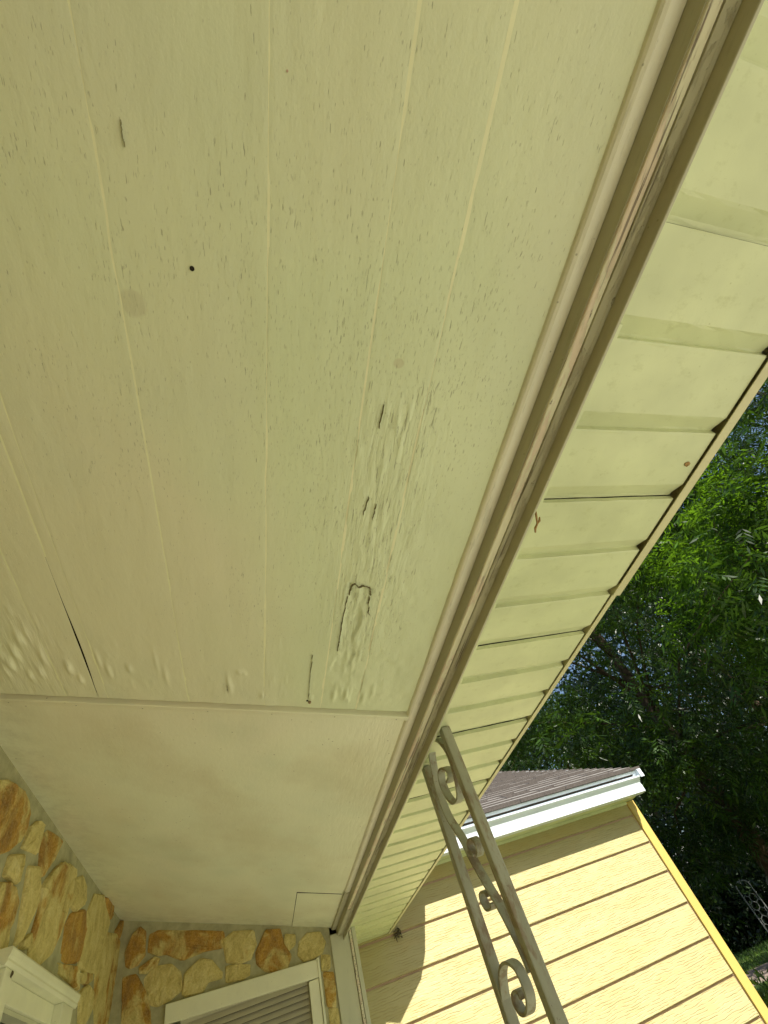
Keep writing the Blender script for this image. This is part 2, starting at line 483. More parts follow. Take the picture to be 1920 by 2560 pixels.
# ---------------------------------------------------------------- ground
S = 0.65
gm = MB()
gm.add([(-900, -900, 0), (900, -900, 0), (900, 900, 0), (-900, 900, 0)], [(0, 1, 2, 3)])
tag(gm.build('ground', m_lawn), 'lawn around the house reaching to the trees', kind='structure')
# the street seen past the corner of the wing, running away to the right
def strip(name, p, q, w, z, mat, h=0.0):
    p = Vector(p); q = Vector(q); d = (q-p).normalized(); n = Vector((-d.y, d.x))*w/2
    v = [(p-n), (q-n), (q+n), (p+n)]
    b = MB()
    if h:
        b.add([(a.x, a.y, z-h) for a in v] + [(a.x, a.y, z) for a in v], [(0,1,2,3),(4,5,6,7),(0,1,5,4),(1,2,6,5),(2,3,7,6),(3,0,4,7)])
    else:
        b.add([(a.x, a.y, z) for a in v], [(0, 1, 2, 3)])
    return tag(b.build(name, mat), kind='structure')
strip('road', (-50, 57.0), (120, -38.0), 5.2, 0.004, m_road)
m_pf = simple('painted_floor', (0.66, 0.64, 0.52), 0.7, 0.3, 5, 0.08)
fl = MB().box((-0.9, -3.4, -0.02), (1.25, 4.13, 0.12))
tag(fl.build('porch_floor', m_pf), kind='structure')
fl = MB().box((1.25, -9.0, -0.1), (6.2, 1.6, 0.03))  # unseen pale slab added to bounce sunlight up onto the ceiling
tag(fl.build('bounce_slab', m_conc), kind='structure')

# ---------------------------------------------------------------- house
house = empty('house', (0, 0, 0), 'stone and yellow siding house with weathered sloping porch ceiling and beam', 'house')

def ceil_z(x): return 1.65 + S*(1.06 + 0.28*0.7865) - 0.28*x
XW = -0.845        # left stone wall face
YF = 4.14          # far stone wall face
YN = -3.3          # near end of porch
XB = 0.512         # beam inner edge at the ceiling
def trim_y(x): return 1.388 - 0.0675*(x - 0.106)

# ceiling planks between the V-grooves, each a fine sheet with its own warps and blisters
def gnoise(nx, ny, seed, sy=1.0):
    r = np.random.RandomState(seed)
    out = np.zeros((nx, ny))
    for o in range(3):
        a = max(2, int(nx/(10/2**o))); b = max(2, int(ny/(28*sy/2**o)))
        g = r.rand(a+2, b+2)
        X = np.linspace(0, a, nx, endpoint=False)[:, None]; Y = np.linspace(0, b, ny, endpoint=False)[None, :]
        xi = X.astype(int); yi = Y.astype(int); fx = X-xi; fy = Y-yi
        fx = fx*fx*(3-2*fx); fy = fy*fy*(3-2*fy)
        v = (g[xi, yi]*(1-fx)*(1-fy) + g[xi+1, yi]*fx*(1-fy) + g[xi, yi+1]*(1-fx)*fy + g[xi+1, yi+1]*fx*fy)
        out += (v-0.5)/2**o
    return out

def bump_at(X, Y, cx, cy, rx, ry):
    return np.exp(-(((X-cx)/rx)**2 + ((Y-cy)/ry)**2))

BLIST = []   # blisters near the batten: x, y, half widths, height
for (x, y, rx, ry, h) in [(0.268,1.30,.006,.028,.007),(0.305,1.285,.007,.034,.008),(0.315,1.315,.004,.02,.006),(0.36,1.30,.006,.03,.007),
        (0.385,1.26,.005,.035,.004),(0.20,1.325,.004,.015,.004),(-0.015,1.22,.008,.012,.005),(0.0,1.225,.004,.01,.004),(-0.045,1.31,.006,.03,.005),(-0.05,1.27,.004,.03,.004),
        (0.05,1.335,.006,.015,.005),(-0.23,1.27,.006,.04,.004),(-0.25,1.20,.005,.05,.003),(-0.33,1.25,.008,.02,.005),(-0.39,1.27,.006,.03,.005),(-0.41,1.22,.005,.04,.004),
        (-0.50,1.27,.008,.03,.009),(-0.48,1.33,.006,.02,.006),(-0.60,1.15,.010,.035,.008),(-0.63,1.22,.008,.04,.009),(-0.66,1.28,.009,.03,.009),(-0.70,1.2,.010,.04,.008),
        (-0.585,1.31,.007,.03,.007),(-0.62,1.33,.008,.025,.007),(-0.73,1.3,.010,.03,.008),(-0.56,1.22,.006,.05,.005),(-0.68,1.12,.009,.03,.006)]:
    BLIST.append((x, y, rx, ry, h))
_b = random.Random(77)
for _ in range(75):
    y = _b.uniform(.32, 1.33); c = .297 - .012*math.sin(y*3)
    BLIST.append((c + _b.gauss(0, .020), y, _b.uniform(.002, .0045), _b.uniform(.010, .032), _b.uniform(.0012, .0040)))
for _ in range(45):
    BLIST.append((_b.uniform(-.83, .34), 1.35 - abs(_b.gauss(0, .10)), _b.uniform(.002, .004), _b.uniform(.008, .03), _b.uniform(.0006, .0020)))
for _ in range(26):
    BLIST.append((_b.uniform(-.80, -.56), _b.uniform(1.02, 1.34), _b.uniform(.003, .007), _b.uniform(.014, .04), _b.uniform(.002, .005)))

ceiling = empty('porch_ceiling'); ceiling.parent = house
def peel_outline(Y):
    """x limits of the peeled patch at each y"""
    l = 0.262 + 0.006*np.sin(Y*31) - 0.012*np.clip((Y-1.05)/0.2, 0, 1)
    r = 0.318 + 0.005*np.sin(Y*47+1) - 0.018*np.clip((Y-0.86)/0.1, 0, 1)
    return l, r
def plank(x0, x1, y0, seed, left=None):
    step = 0.0035
    nx = max(6, int((x1-x0)/0.004)); ny = 620
    u = np.linspace(0, 1, nx); 
    t = np.linspace(0, 1, ny)**0.9
    xs = x0 + (x1-x0)*u
    X = np.repeat(xs[:, None], ny, 1)
    y1 = trim_y(X) + 0.001
    Y = y0 + (y1-y0)*t[None, :]
    if left is not None:
        X = X + (1-u)[:, None]*left(Y)
    Z = ceil_z(X)
    N = gnoise(nx, ny, seed); N2 = gnoise(nx, ny, seed+50, 0.35)
    near = np.clip((Y-1.0)/0.4, 0, 1)
    d = N*0.0012 + N2*0.0018*near
    if x0 > 0.2:
        worn = np.clip((Y-0.35)/0.3, 0, 1)*np.clip((1.34-Y)/0.05, 0, 1)
        d += N2*0.0035*worn
        l, r = peel_outline(Y)
        ins = (X > l) & (X < r) & (Y > 0.80 + 0.004*np.sin(X*400) + 0.15*(X-0.27)) & (Y < 1.20 + 0.05*N2)
        d += np.where(ins, -0.0045 - N2*0.012 - N*.006, 0)
    for (cx, cy, rx, ry, h) in BLIST:
        if x0-0.05 < cx < x1+0.05: d += h*bump_at(X, Y, cx, cy, rx, ry)
    # V-groove edges
    e = np.minimum(X - X[:1, :], X[-1:, :] - X)
    d -= 0.0003*np.clip(1 - e/0.0035, 0, 1)
    Z = Z - d
    V = np.stack([X, Y, Z], -1).reshape(-1, 3)
    i = np.arange(nx-1)[:, None]*ny + np.arange(ny-1)[None, :]
    F = np.stack([i, i+1, i+ny+1, i+ny], -1).reshape(-1, 4)
    o = link('plank', np_mesh('plank', V, F, True), m_ceil, ceiling)
    return o
GX = [XW-0.01, -0.785, -0.545, -0.4485, -0.42, -0.176, 0.057, 0.233, 0.347, XB+0.03]
def gap(Y):   # the sprung sheet joint opens up towards the batten
    return 0.0050*np.exp(-((Y-1.17)/0.17)**2)*np.clip((Y-.82)/.1, 0, 1)
for i in range(len(GX)-1):
    plank(GX[i] + (0.0007 if i != 3 else .0001), GX[i+1] - (0.0007 if i != 2 else .0001), YN, 10+i, gap if i == 3 else None)
# backing above the planks
b = MB(); b.prism_y([(XW-.2, ceil_z(XW-.2)+0.020), (0.56, ceil_z(0.56)+0.020), (0.56, ceil_z(0.56)+0.034), (XW-.2, ceil_z(XW-.2)+0.034)], YN, YF+0.3)
b.build('ceiling_backing', m_dark, ceiling)
b = MB()
# light wood showing in the bottom of the grooves
for g in GX[1:-1]:
    if abs(g + 0.4485) < 1e-3: continue
    b.add([(g-.003, YN, ceil_z(g-.003)+.0004), (g+.003, YN, ceil_z(g+.003)+.0004), (g+.003, trim_y(g), ceil_z(g+.003)+.0004), (g-.003, trim_y(g), ceil_z(g-.003)+.0004)], [(0,1,2,3)])
g = -0.4485; b.add([(g-.004, YN, ceil_z(g-.004)+.0004), (g+.004, YN, ceil_z(g+.004)+.0004), (g+.004, .82, ceil_z(g+.004)+.0004), (g-.004, .82, ceil_z(g-.004)+.0004)], [(0,1,2,3)])
b.build('groove_filler', m_fill, ceiling)

# far smooth sheet beyond the batten, with a small patch in the corner
def sheet(name, pts, z_off, mat, nx=60, ny=90, seed=3, amp=0.0015):
    (x0, y0), (x1, y1) = pts
    u = np.linspace(0, 1, nx)[:, None]; t = np.linspace(0, 1, ny)[None, :]
    X = x0 + (x1-x0)*u + 0*t
    ys = (trim_y(X)+0.02) if y0 is None else y0
    Y = ys + (y1-ys)*t + 0*u
    Z = ceil_z(X) - z_off - gnoise(nx, ny, seed)*amp
    V = np.stack([X, Y, Z], -1).reshape(-1, 3)
    i = np.arange(nx-1)[:, None]*ny + np.arange(ny-1)[None, :]
    F = np.stack([i, i+1, i+ny+1, i+ny], -1).reshape(-1, 4)
    return link(name, np_mesh(name, V, F, True), mat, ceiling)
sheet('ceiling_sheet', ((XW-.01, None), (0.2475, YF+.02)), 0.0, m_ceil2, amp=.0004)
sheet('ceiling_sheet', ((0.2475, None), (XB+.03, 3.374)), 0.0, m_ceil2, 30, 60, 5, .0004)
pt = sheet('ceiling_patch', ((0.250, 3.378), (XB+.03, YF+.02)), 0.0025, m_ceil2, 20, 30, 6)
pt['label'] = 'small square ceiling patch with an open joint'
# batten between the two sheets
b = MB()
ang = -0.0675
xa, xb = XW, 0.516
for (o0, o1, dz) in ((0.0, 0.036, 0.014),):
    prof = []
    for x in (xa, xb):
        y = trim_y(x)
        prof.append([(x, y+.0015, ceil_z(x)+0.002), (x, y+.0015, ceil_z(x)+.016), (x, y+.0125, ceil_z(x)+.016), (x, y+.0125, ceil_z(x)-dz*.8), (x, y+.0145, ceil_z(x)-dz), (x, y+o1+.006, ceil_z(x)-dz*.6), (x, y+o1+.0065, ceil_z(x)+.018), (x, y+.0005, ceil_z(x)+.018), (x, y+.0005, ceil_z(x)+.002)])
    n = len(prof[0])
    b.add(prof[0]+prof[1], [(i, (i+1) % n, n+(i+1) % n, n+i) for i in range(n)] + [tuple(range(n)), tuple(range(n, 2*n))])
bt = b.build('batten', m_ceil2, ceiling); 
# nail heads and a small knot hole
for (x, y, r) in [(-0.0582, 0.1337, 0.0042), (-0.105, -0.17, 0.0018), (0.08, -0.12, 0.0016), (0.19, 1.345, 0.004), (-0.3, 2.4, 0.002), (0.1, 3.0, 0.0028), (-0.6, 2.2, 0.002), (-0.2, 1.9, 0.0018), (0.3, 2.1, 0.0015)]:
    b = MB(); n = 12
    b.tube([(x, y, ceil_z(x)+0.004), (x, y, ceil_z(x)-0.0012 if r > .004 else ceil_z(x)-.0008)], [r, r*.9], n)
    b.build('nail_hole' if r > .004 else 'nail_head', m_dark if r > .003 else m_strip, ceiling)
for q_ in range(7):
    x_ = -0.72 + q_*0.2; y_ = trim_y(x_) + 0.034
    MB().tube([(x_, y_, ceil_z(x_)+.002), (x_, y_, ceil_z(x_)-.0118)], [.0024, .0022], 8).build('nail_head', m_beam, ceiling)
for q_ in range(12):
    x_ = 0.2475 if q_ < 6 else -0.30; y_ = 1.62 + (q_ % 6)*0.38
    MB().tube([(x_+.012, y_, ceil_z(x_)+.002), (x_+.012, y_, ceil_z(x_+.012)-.0012)], [.0026, .0022], 8).build('nail_head', m_beam, ceiling)
# open cracks: dark slits with ragged edges on the sheet
def crack(pts, w, seed):
    r = random.Random(seed); b = MB(); L, R = [], []
    P = []
    for i in range(len(pts)-1):
        for k in range(9):
            t = k/9; P.append((pts[i][0]*(1-t)+pts[i+1][0]*t + r.uniform(-.0011, .0011)*(1 if i+k else 0), pts[i][1]*(1-t)+pts[i+1][1]*t + r.uniform(-.0008, .0008)))
    P.append(pts[-1])
    for i, p in enumerate(P):
        a = P[max(0, i-1)]; c = P[min(len(P)-1, i+1)]
        d = Vector((c[0]-a[0], c[1]-a[1])).normalized(); n = Vector((-d.y, d.x))
        ww = w*(.5 if seed == 1 else .32)*math.sin(math.pi*min(1, (i+.4)/(len(P)-.2)))**.6*r.choice([.15, .5, .8, 1.0, 1.3])
        L.append((p[0]+n.x*ww/2, p[1]+n.y*ww/2)); R.append((p[0]-n.x*ww/2, p[1]-n.y*ww/2))
    zt = 0.0052
    V = [(x, y, ceil_z(x)-zt) for x, y in L] + [(x, y, ceil_z(x)-zt) for x, y in R]
    V += [(x, y, ceil_z(x)+.003) for x, y in L] + [(x, y, ceil_z(x)+.003) for x, y in R]
    n = len(L)
    F = [(i, i+1, n+i+1, n+i) for i in range(n-1)] + [(i, i+1, 2*n+i+1, 2*n+i) for i in range(n-1)] + [(n+i, n+i+1, 3*n+i+1, 3*n+i) for i in range(n-1)]
    b.add(V, F)
    return b.build('crack', m_crack, ceiling)
crack([(0.264, 0.835), (0.268, 0.80), (0.275, 0.793), (0.285, 0.805), (0.295, 0.797), (0.312, 0.800), (0.3165, 0.815), (0.3175, 0.83)], 0.0028, 1)
crack([(0.3175, 0.835), (0.316, 0.858), (0.320, 0.872), (0.321, 0.895), (0.326, 0.905)], 0.0014, 2)
crack([(0.262, 0.84), (0.258, 0.92), (0.2585, 1.03), (0.257, 1.07)], 0.0009, 3)
crack([(0.266, 0.575), (0.272, 0.525)], 0.0009, 4)
crack([(0.290, 0.54), (0.288, 0.585)], 0.0008, 5)
crack([(0.269, 0.36), (0.271, 0.31)], 0.0008, 6)
crack([(-0.1345, -0.005), (-0.1350, -0.035)], 0.0010, 7)
crack([(0.1905, 1.10), (0.19, 1.2), (0.1925, 1.33)], 0.0007, 8)
crack([(-0.055, 1.29), (-0.053, 1.335)], 0.0016, 10)

# beam: moulded strips running along the top of the porch opening
beam = empty('porch_beam'); beam.parent = house
def P(x, z): return (x*S, 1.65 + z*S)
YE = YF - 0.002
cove = [P(.789, 1.075), P(.789, 1.058), P(.790, 1.050), P(.794, 1.043), P(.802, 1.038), P(.812, 1.0365), P(.834, 1.035), P(.834, 1.075)]
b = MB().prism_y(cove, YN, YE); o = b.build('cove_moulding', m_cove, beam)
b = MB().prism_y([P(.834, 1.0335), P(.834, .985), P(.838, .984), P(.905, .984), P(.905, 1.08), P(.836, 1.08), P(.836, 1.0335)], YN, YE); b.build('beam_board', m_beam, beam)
b = MB().prism_y([P(.8355, .9835), P(.8365, .979), P(.840, .977), P(.862, .9775), P(.866, .979), P(.868, .9835)], YN, YE); o = b.build('peeling_bead', m_peel, beam); o['label'] = 'bead with pink primer showing through peeled paint'
b = MB().prism_y([P(.868, .9835), P(.8685, .975), P(.882, .967), P(.8835, .9655), P(.885, .9665), P(.892, .963), P(.8925, .9835)], YN, YE); b.build('sloping_bead', m_fin, beam)
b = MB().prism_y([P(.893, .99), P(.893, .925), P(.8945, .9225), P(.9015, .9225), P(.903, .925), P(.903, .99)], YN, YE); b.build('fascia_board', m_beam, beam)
# splice where the mouldings are pieced at the far end
b = MB().prism_y([P(.786, 1.05), P(.786, 1.036), P(.80, 1.030), P(.832, 1.030), P(.832, 1.05)], 3.30, YE); b.build('splice_block', m_beam, beam)
b = MB().prism_y([P(.8325, 1.02), P(.8325, .975), P(.84, .971), P(.868, .971), P(.868, 1.02)], 3.5, YE-.004); b.build('splice_block', m_beam, beam)

# soffit of ribbed metal pans
soffit = empty('eave_soffit'); soffit.parent = house
RIB = 0.1757
Y0 = 0.737*S
def pan(y_start):
    x0, x1 = 0.945*S, 1.597*S
    z = 2.300
    pr = [(y_start+.0010, z+.012), (y_start+.0010, z)]
    for k in range(3):
        y = y_start + k*RIB
        pr += [(y+.004, z), (y+RIB-.042, z), (y+RIB-.036, z+.0025), (y+RIB-.010, z+.0135), (y+RIB-.004, z+.0145)]
        if k < 2: pr += [(y+RIB-.003, z+.001), (y+RIB, z)]
    y = y_start + 3*RIB
    pr += [(y-.0004, z+.0145)]
    nx = 10
    V = []; F = []
    r = random.Random(int(y_start*100))
    wob = [[r.uniform(-.0007, .0007) for _ in range(len(pr))] for _ in range(nx+1)]
    for i in range(nx+1):
        x = x0 + (x1-x0)*i/nx
        V += [(x, yy, zz + (wob[i][j] if 0 < i < nx else 0)) for j, (yy, zz) in enumerate(pr)]
    n = len(pr)
    for i in range(nx):
        for j in range(n-1): F.append((i*n+j, i*n+j+1, (i+1)*n+j+1, (i+1)*n+j))
    b = MB().add(V, F)
    o = b.build('soffit_panel', m_sof, soffit)
    return o
y = Y0 - 8*3*RIB
while y < 4.70:
    pan(y); y += 3*RIB
b = MB().box((0.86*S, YN, 2.322), (1.60*S, 4.83, 2.33)); b.build('soffit_backing', m_dark, soffit)
# J-channel against the beam
b = MB().prism_y([(0.93*S, 2.318), (0.93*S, 2.290), (0.972*S, 2.2895), (0.973*S, 2.292), (0.9735*S, 2.3185)], 0.10, 4.80)
b.build('channel_trim', m_sof, soffit)
b = MB().prism_y([(0.925*S, 2.318), (0.925*S, 2.291), (0.965*S, 2.2905), (0.966*S, 2.293), (0.9665*S, 2.3185)], YN, 0.0985)
b.build('channel_trim', m_sof, soffit)
# fascia lip, the near length overlapping the far one
fx = 1.603*S
b = MB().prism_y([(fx, 2.296), (fx+.016, 2.2945), (fx+.017, 2.38), (fx+.003, 2.38), (fx+.003, 2.2975), (fx, 2.2985)], 0.78, 4.825); b.build('fascia_trim', m_fas, soffit)
b = MB().prism_y([(fx-.001, 2.2935), (fx+.024, 2.291), (fx+.0255, 2.385), (fx+.0185, 2.385), (fx+.0185, 2.2965), (fx-.001, 2.2955)], YN, 0.825); b.build('fascia_trim', m_fas, soffit)

# porch roof over it all
proof = empty('porch_roof'); proof.parent = house
b = MB(); sl = 0.28
zr = lambda x: 2.42 + sl*(1.10-x)
b.prism_y([(1.10, zr(1.10)), (1.10, zr(1.10)-.035), (1.062, 2.392), (-4.0, zr(-4.0)-.05), (-4.0, zr(-4.0))], YN-.3, 4.52); b.build('roof_deck', m_roof, proof)
# unseen block above the eave, shaped to cast the shadow outline on the siding
er = [(2.595, 2.25), (2.47, 1.906), (2.35, 1.72), (1.986, 1.444), (1.86, 1.49), (1.5, 1.56), (1.3, 2.5), (2.68, 2.5)]
b = MB().prism_y([P(*q) for q in er], 3.94, 4.06); b.build('shadow_block', m_fas, proof)
# left-hand body of the house above the stone wall and behind
b = MB().box((-6.0, YN-.3, 0), (XW-.16, 4.84+3, 2.75)); b.build('inner_walls', m_mortar, house)
b = MB().box((XW-.16, YF+.16, 0), (0.66, 4.84+3, 2.55)); b.build('core_wall', m_mortar, house)

# unseen wall added behind the viewer to darken the near ceiling
MB().box((XW-.16, YN-.14, 0.0), (0.50, YN-.002, 2.8)).build('light_block_wall', m_corner, house)

# ---- stone walls
DATA_L = [[(1.893, 2.631), (1.945, 2.653), (2.001, 2.663), (2.086, 2.677), (2.152, 2.664), (2.197, 2.638), (2.216, 2.595), (2.187, 2.549), (2.135, 2.51), (2.066, 2.481), (1.945, 2.465), (1.85, 2.509), (1.824, 2.579)], [(2.237, 2.543), (2.254, 2.616), (2.301, 2.653), (2.371, 2.66), (2.388, 2.613), (2.396, 2.569), (2.313, 2.557)], [(2.412, 2.639), (2.457, 2.671), (2.557, 2.686), (2.656, 2.699), (2.599, 2.612), (2.52, 2.534), (2.476, 2.52), (2.437, 2.577)], [(2.148, 2.488), (2.253, 2.523), (2.269, 2.489), (2.275, 2.441), (2.21, 2.433), (2.149, 2.431)], [(2.348, 2.505), (2.441, 2.529), (2.49, 2.47), (2.505, 2.443), (2.495, 2.389), (2.462, 2.32), (2.421, 2.296), (2.413, 2.351), (2.379, 2.425)], [(2.718, 2.615), (2.829, 2.632), (2.91, 2.62), (2.944, 2.568), (2.921, 2.487), (2.917, 2.415), (2.866, 2.354), (2.746, 2.302), (2.643, 2.292), (2.58, 2.334), (2.595, 2.437), (2.562, 2.496), (2.648, 2.569)], [(2.937, 2.618), (3.096, 2.679), (3.159, 2.645), (3.189, 2.592), (3.075, 2.534), (2.998, 2.539)], [(2.823, 2.658), (2.933, 2.665), (2.977, 2.647), (2.943, 2.629), (2.861, 2.64)], [(3.03, 2.51), (3.218, 2.565), (3.28, 2.507), (3.291, 2.449), (3.284, 2.386), (3.016, 2.344), (2.995, 2.401), (2.987, 2.466)], [(3.395, 2.666), (3.553, 2.698), (3.716, 2.674), (3.797, 2.629), (3.77, 2.554), (3.694, 2.47), (3.641, 2.404), (3.443, 2.379), (3.33, 2.389), (3.336, 2.48), (3.319, 2.572)], [(3.607, 2.711), (3.817, 2.736), (3.849, 2.685), (3.802, 2.652), (3.678, 2.676)], [(4.013, 2.638), (4.14, 2.717), (4.249, 2.696), (4.211, 2.646), (4.127, 2.625)], [(3.814, 2.578), (4.059, 2.612), (4.248, 2.588), (4.328, 2.487), (4.37, 2.384), (4.381, 2.276), (3.883, 2.231), (3.744, 2.334), (3.697, 2.407), (3.735, 2.491)], [(2.968, 2.332), (3.262, 2.361), (3.319, 2.353), (3.379, 2.298), (3.189, 2.302), (3.018, 2.305)], [(2.157, 2.402), (2.216, 2.417), (2.283, 2.416), (2.35, 2.4), (2.348, 2.348), (2.336, 2.312), (2.37, 2.271), (2.375, 2.234), (2.363, 2.224), (2.221, 2.245), (2.118, 2.316)], [(2.469, 2.314), (2.541, 2.348), (2.57, 2.329), (2.54, 2.303), (2.476, 2.295)], [(3.434, 2.292), (3.547, 2.332), (3.671, 2.321), (3.704, 2.263), (3.627, 2.208), (3.511, 2.197)], [(3.366, 2.355), (3.622, 2.394), (3.65, 2.368), (3.52, 2.333), (3.394, 2.329)]]
DATA_F = [[(-0.777, 2.486), (-0.787, 2.553), (-0.761, 2.621), (-0.72, 2.649), (-0.683, 2.615), (-0.674, 2.51), (-0.705, 2.473), (-0.75, 2.466)], [(-0.642, 2.515), (-0.638, 2.59), (-0.598, 2.6), (-0.407, 2.551), (-0.204, 2.495), (-0.225, 2.421), (-0.324, 2.433), (-0.45, 2.425), (-0.536, 2.474), (-0.585, 2.481)], [(-0.69, 2.425), (-0.694, 2.451), (-0.618, 2.479), (-0.584, 2.464), (-0.596, 2.432), (-0.65, 2.414)], [(-0.641, 2.313), (-0.654, 2.39), (-0.596, 2.425), (-0.514, 2.413), (-0.457, 2.363), (-0.447, 2.285), (-0.501, 2.264), (-0.569, 2.253), (-0.609, 2.269)], [(-0.43, 2.269), (-0.42, 2.353), (-0.331, 2.394), (-0.263, 2.363), (-0.211, 2.304), (-0.219, 2.274), (-0.286, 2.279), (-0.317, 2.244), (-0.413, 2.252)], [(-0.191, 2.453), (-0.124, 2.475), (-0.007, 2.445), (0.004, 2.382), (-0.03, 2.322), (-0.1, 2.317), (-0.177, 2.347)], [(-0.177, 2.318), (-0.126, 2.315), (-0.036, 2.292), (-0.042, 2.246), (-0.076, 2.236), (-0.177, 2.247)], [(0.015, 2.344), (0.074, 2.424), (0.166, 2.408), (0.179, 2.343), (0.222, 2.27), (0.195, 2.223), (0.122, 2.216), (0.062, 2.238), (0.012, 2.284)], [(0.276, 2.256), (0.288, 2.315), (0.349, 2.346), (0.424, 2.33), (0.454, 2.272), (0.427, 2.23), (0.369, 2.218), (0.304, 2.221)], [(0.201, 2.38), (0.265, 2.36), (0.26, 2.315), (0.211, 2.293), (0.188, 2.341)], [(0.42, 2.218), (0.48, 2.202), (0.469, 2.144), (0.449, 2.136), (0.413, 2.145)], [(0.42, 2.13), (0.486, 2.113), (0.486, 2.035), (0.472, 1.967), (0.422, 1.984)], [(-0.783, 2.424), (-0.705, 2.416), (-0.656, 2.341), (-0.619, 2.254), (-0.607, 2.188), (-0.759, 2.23), (-0.767, 2.324)], [(0.428, 1.97), (0.484, 1.955), (0.484, 1.889), (0.425, 1.905)]]
left_wall = empty('left_stone_wall'); left_wall.parent = house
far_wall = empty('far_stone_wall'); far_wall.parent = house
left_wall['label'] = 'mixed cream and rust stone wall at the left'
far_wall['label'] = 'mixed cream and rust stone wall under the far end of the ceiling'
# mortar bodies with real openings
LW = (2.33, 3.24, 1.0, 2.235)   # y0 y1 z0 z1 of the left window opening
FW = (-0.49, 0.37, 1.0, 2.205)  # x0 x1 z0 z1 of the far window opening
b = MB(); t = 0.15
for (y0, y1, z0, z1) in ((YN, LW[0], 0, 2.80), (LW[0], LW[1], 0, LW[2]), (LW[0], LW[1], LW[3], 2.80), (LW[1], YF+.15, 0, 2.80)):
    b.box((XW-t, y0, z0), (XW, y1, z1))
b.build('mortar', m_mortar, left_wall)
b = MB()
for (x0, x1, z0, z1) in ((XW, FW[0], 0, 2.80), (FW[0], FW[1], 0, FW[2]), (FW[0], FW[1], FW[3], 2.72), (FW[1], 0.495, 0, 2.6)):
    b.box((x0, YF, z0), (x1, YF+.15, z1))
b.build('mortar', m_mortar, far_wall)

def chaikin(P, n=2, w=.78):
    for _ in range(n):
        Q = []
        for i in range(len(P)):
            a = P[i]; c = P[(i+1) % len(P)]
            Q.append((a[0]*w+c[0]*(1-w), a[1]*w+c[1]*(1-w))); Q.append((a[0]*(1-w)+c[0]*w, a[1]*(1-w)+c[1]*w))
        P = Q
    return P
def stone(poly, wall, seed, rust):
    r = random.Random(seed)
    P_ = chaikin(poly, 1, .91)
    cx = sum(p[0] for p in P_)/len(P_); cy = sum(p[1] for p in P_)/len(P_)
    w = max(p[0] for p in P_)-min(p[0] for p in P_)
    h = r.uniform(.010, .020)*min(1, .4+w*6)
    n = len(P_)
    rings = [(1.13, -0.006), (1.09, 0.5*h), (1.01, 0.85*h), (0.68, h*1.0)]
    V = []
    tilt = (r.uniform(-.06, .06), r.uniform(-.06, .06))
    for k, (s_, hh) in enumerate(rings):
        for p in P_:
            j = 1 + (r.uniform(-.045, .045) if k else 0)
            a = cx+(p[0]-cx)*s_*j; c = cy+(p[1]-cy)*s_*j
            z = hh + ((a-cx)*tilt[0]+(c-cy)*tilt[1])*(1 if k else 0) + (r.uniform(-.0035, .0035) if k > 1 else 0)
            V.append((a, c, z))
    V.append((cx, cy, h*r.uniform(.9, 1.15)))
    F = []
    for k in range(len(rings)-1):
        F += [(k*n+i, k*n+(i+1) % n, (k+1)*n+(i+1) % n, (k+1)*n+i) for i in range(n)]
    k = len(rings)-1
    F += [(k*n+i, k*n+(i+1) % n, len(V)-1) for i in range(n)]
    if wall is left_wall: V = [(XW+z, a, c) for a, c, z in V]
    else: V = [(a, YF-z, c) for a, c, z in V]
    b = MB().add(V, F)
    o = b.build('stone', m_stone, wall, smooth=False)
    o.color = (rust, 0, 0, 1)
    return o
rustL = {0: .62, 2: .66, 8: .80, 10: .75, 11: .7, 12: .56, 14: .6, 13: .55}
rustF = {0: .75, 1: .62, 2: .62, 7: .72, 8: .5, 12: .62, 13: .55, 11: .6}
for i, p in enumerate(DATA_L): stone(p, left_wall, 100+i, rustL.get(i, .42 + .05*(i % 3)))
for i, p in enumerate(DATA_F): stone(p, far_wall, 200+i, rustF.get(i, .42 + .05*(i % 3)))
# further stones of the same walls, filled in round those
def bb(poly): return (min(p[0] for p in poly), max(p[0] for p in poly), min(p[1] for p in poly), max(p[1] for p in poly))
def fill(wall, a0, a1, z0, z1, taken, hole, seed, topf):
    r = random.Random(seed)
    z = z0; row = 0; cnt = 0
    while z < z1:
        hh = r.uniform(.13, .2); a = a0 + r.uniform(-.1, 0)
        while a < a1:
            ww = r.uniform(.12, .32)
            c = (a+ww/2, z+hh/2)
            q = []
            n = 9
            for k in range(n):
                t = 2*math.pi*k/n + .3
                rx = (ww/2-.012)*(abs(math.cos(t))**.55)*(1 if math.cos(t) > 0 else -1)*r.uniform(.85, 1)
                rz = (hh/2-.012)*(abs(math.sin(t))**.55)*(1 if math.sin(t) > 0 else -1)*r.uniform(.85, 1)
                q.append((c[0]+rx, c[1]+rz))
            B = bb(q)
            ok = all(B[1] < T[0]+.005 or B[0] > T[1]-.005 or B[3] < T[2]+.005 or B[2] > T[3]-.005 for T in taken)
            ok = ok and (B[1] < hole[0]-.02 or B[0] > hole[1]+.02 or B[3] < hole[2]-.02 or B[2] > hole[3]+.02)
            ok = ok and B[3] < topf(c[0]) - .01 and B[1] < a1 and B[0] > a0
            if ok: stone(q, wall, seed*1000+cnt, r.choice([.35, .45, .5, .58, .66, .75])); cnt += 1
            a += ww
        z += hh; row += 1
fill(left_wall, YN, YF-.02, 0.13, 2.62, [bb(p) for p in DATA_L], LW, 31, lambda a: 2.68)
fill(far_wall, XW+.02, 0.48, 0.13, 2.5, [bb(p) for p in DATA_F], FW, 32, lambda a: ceil_z(a))

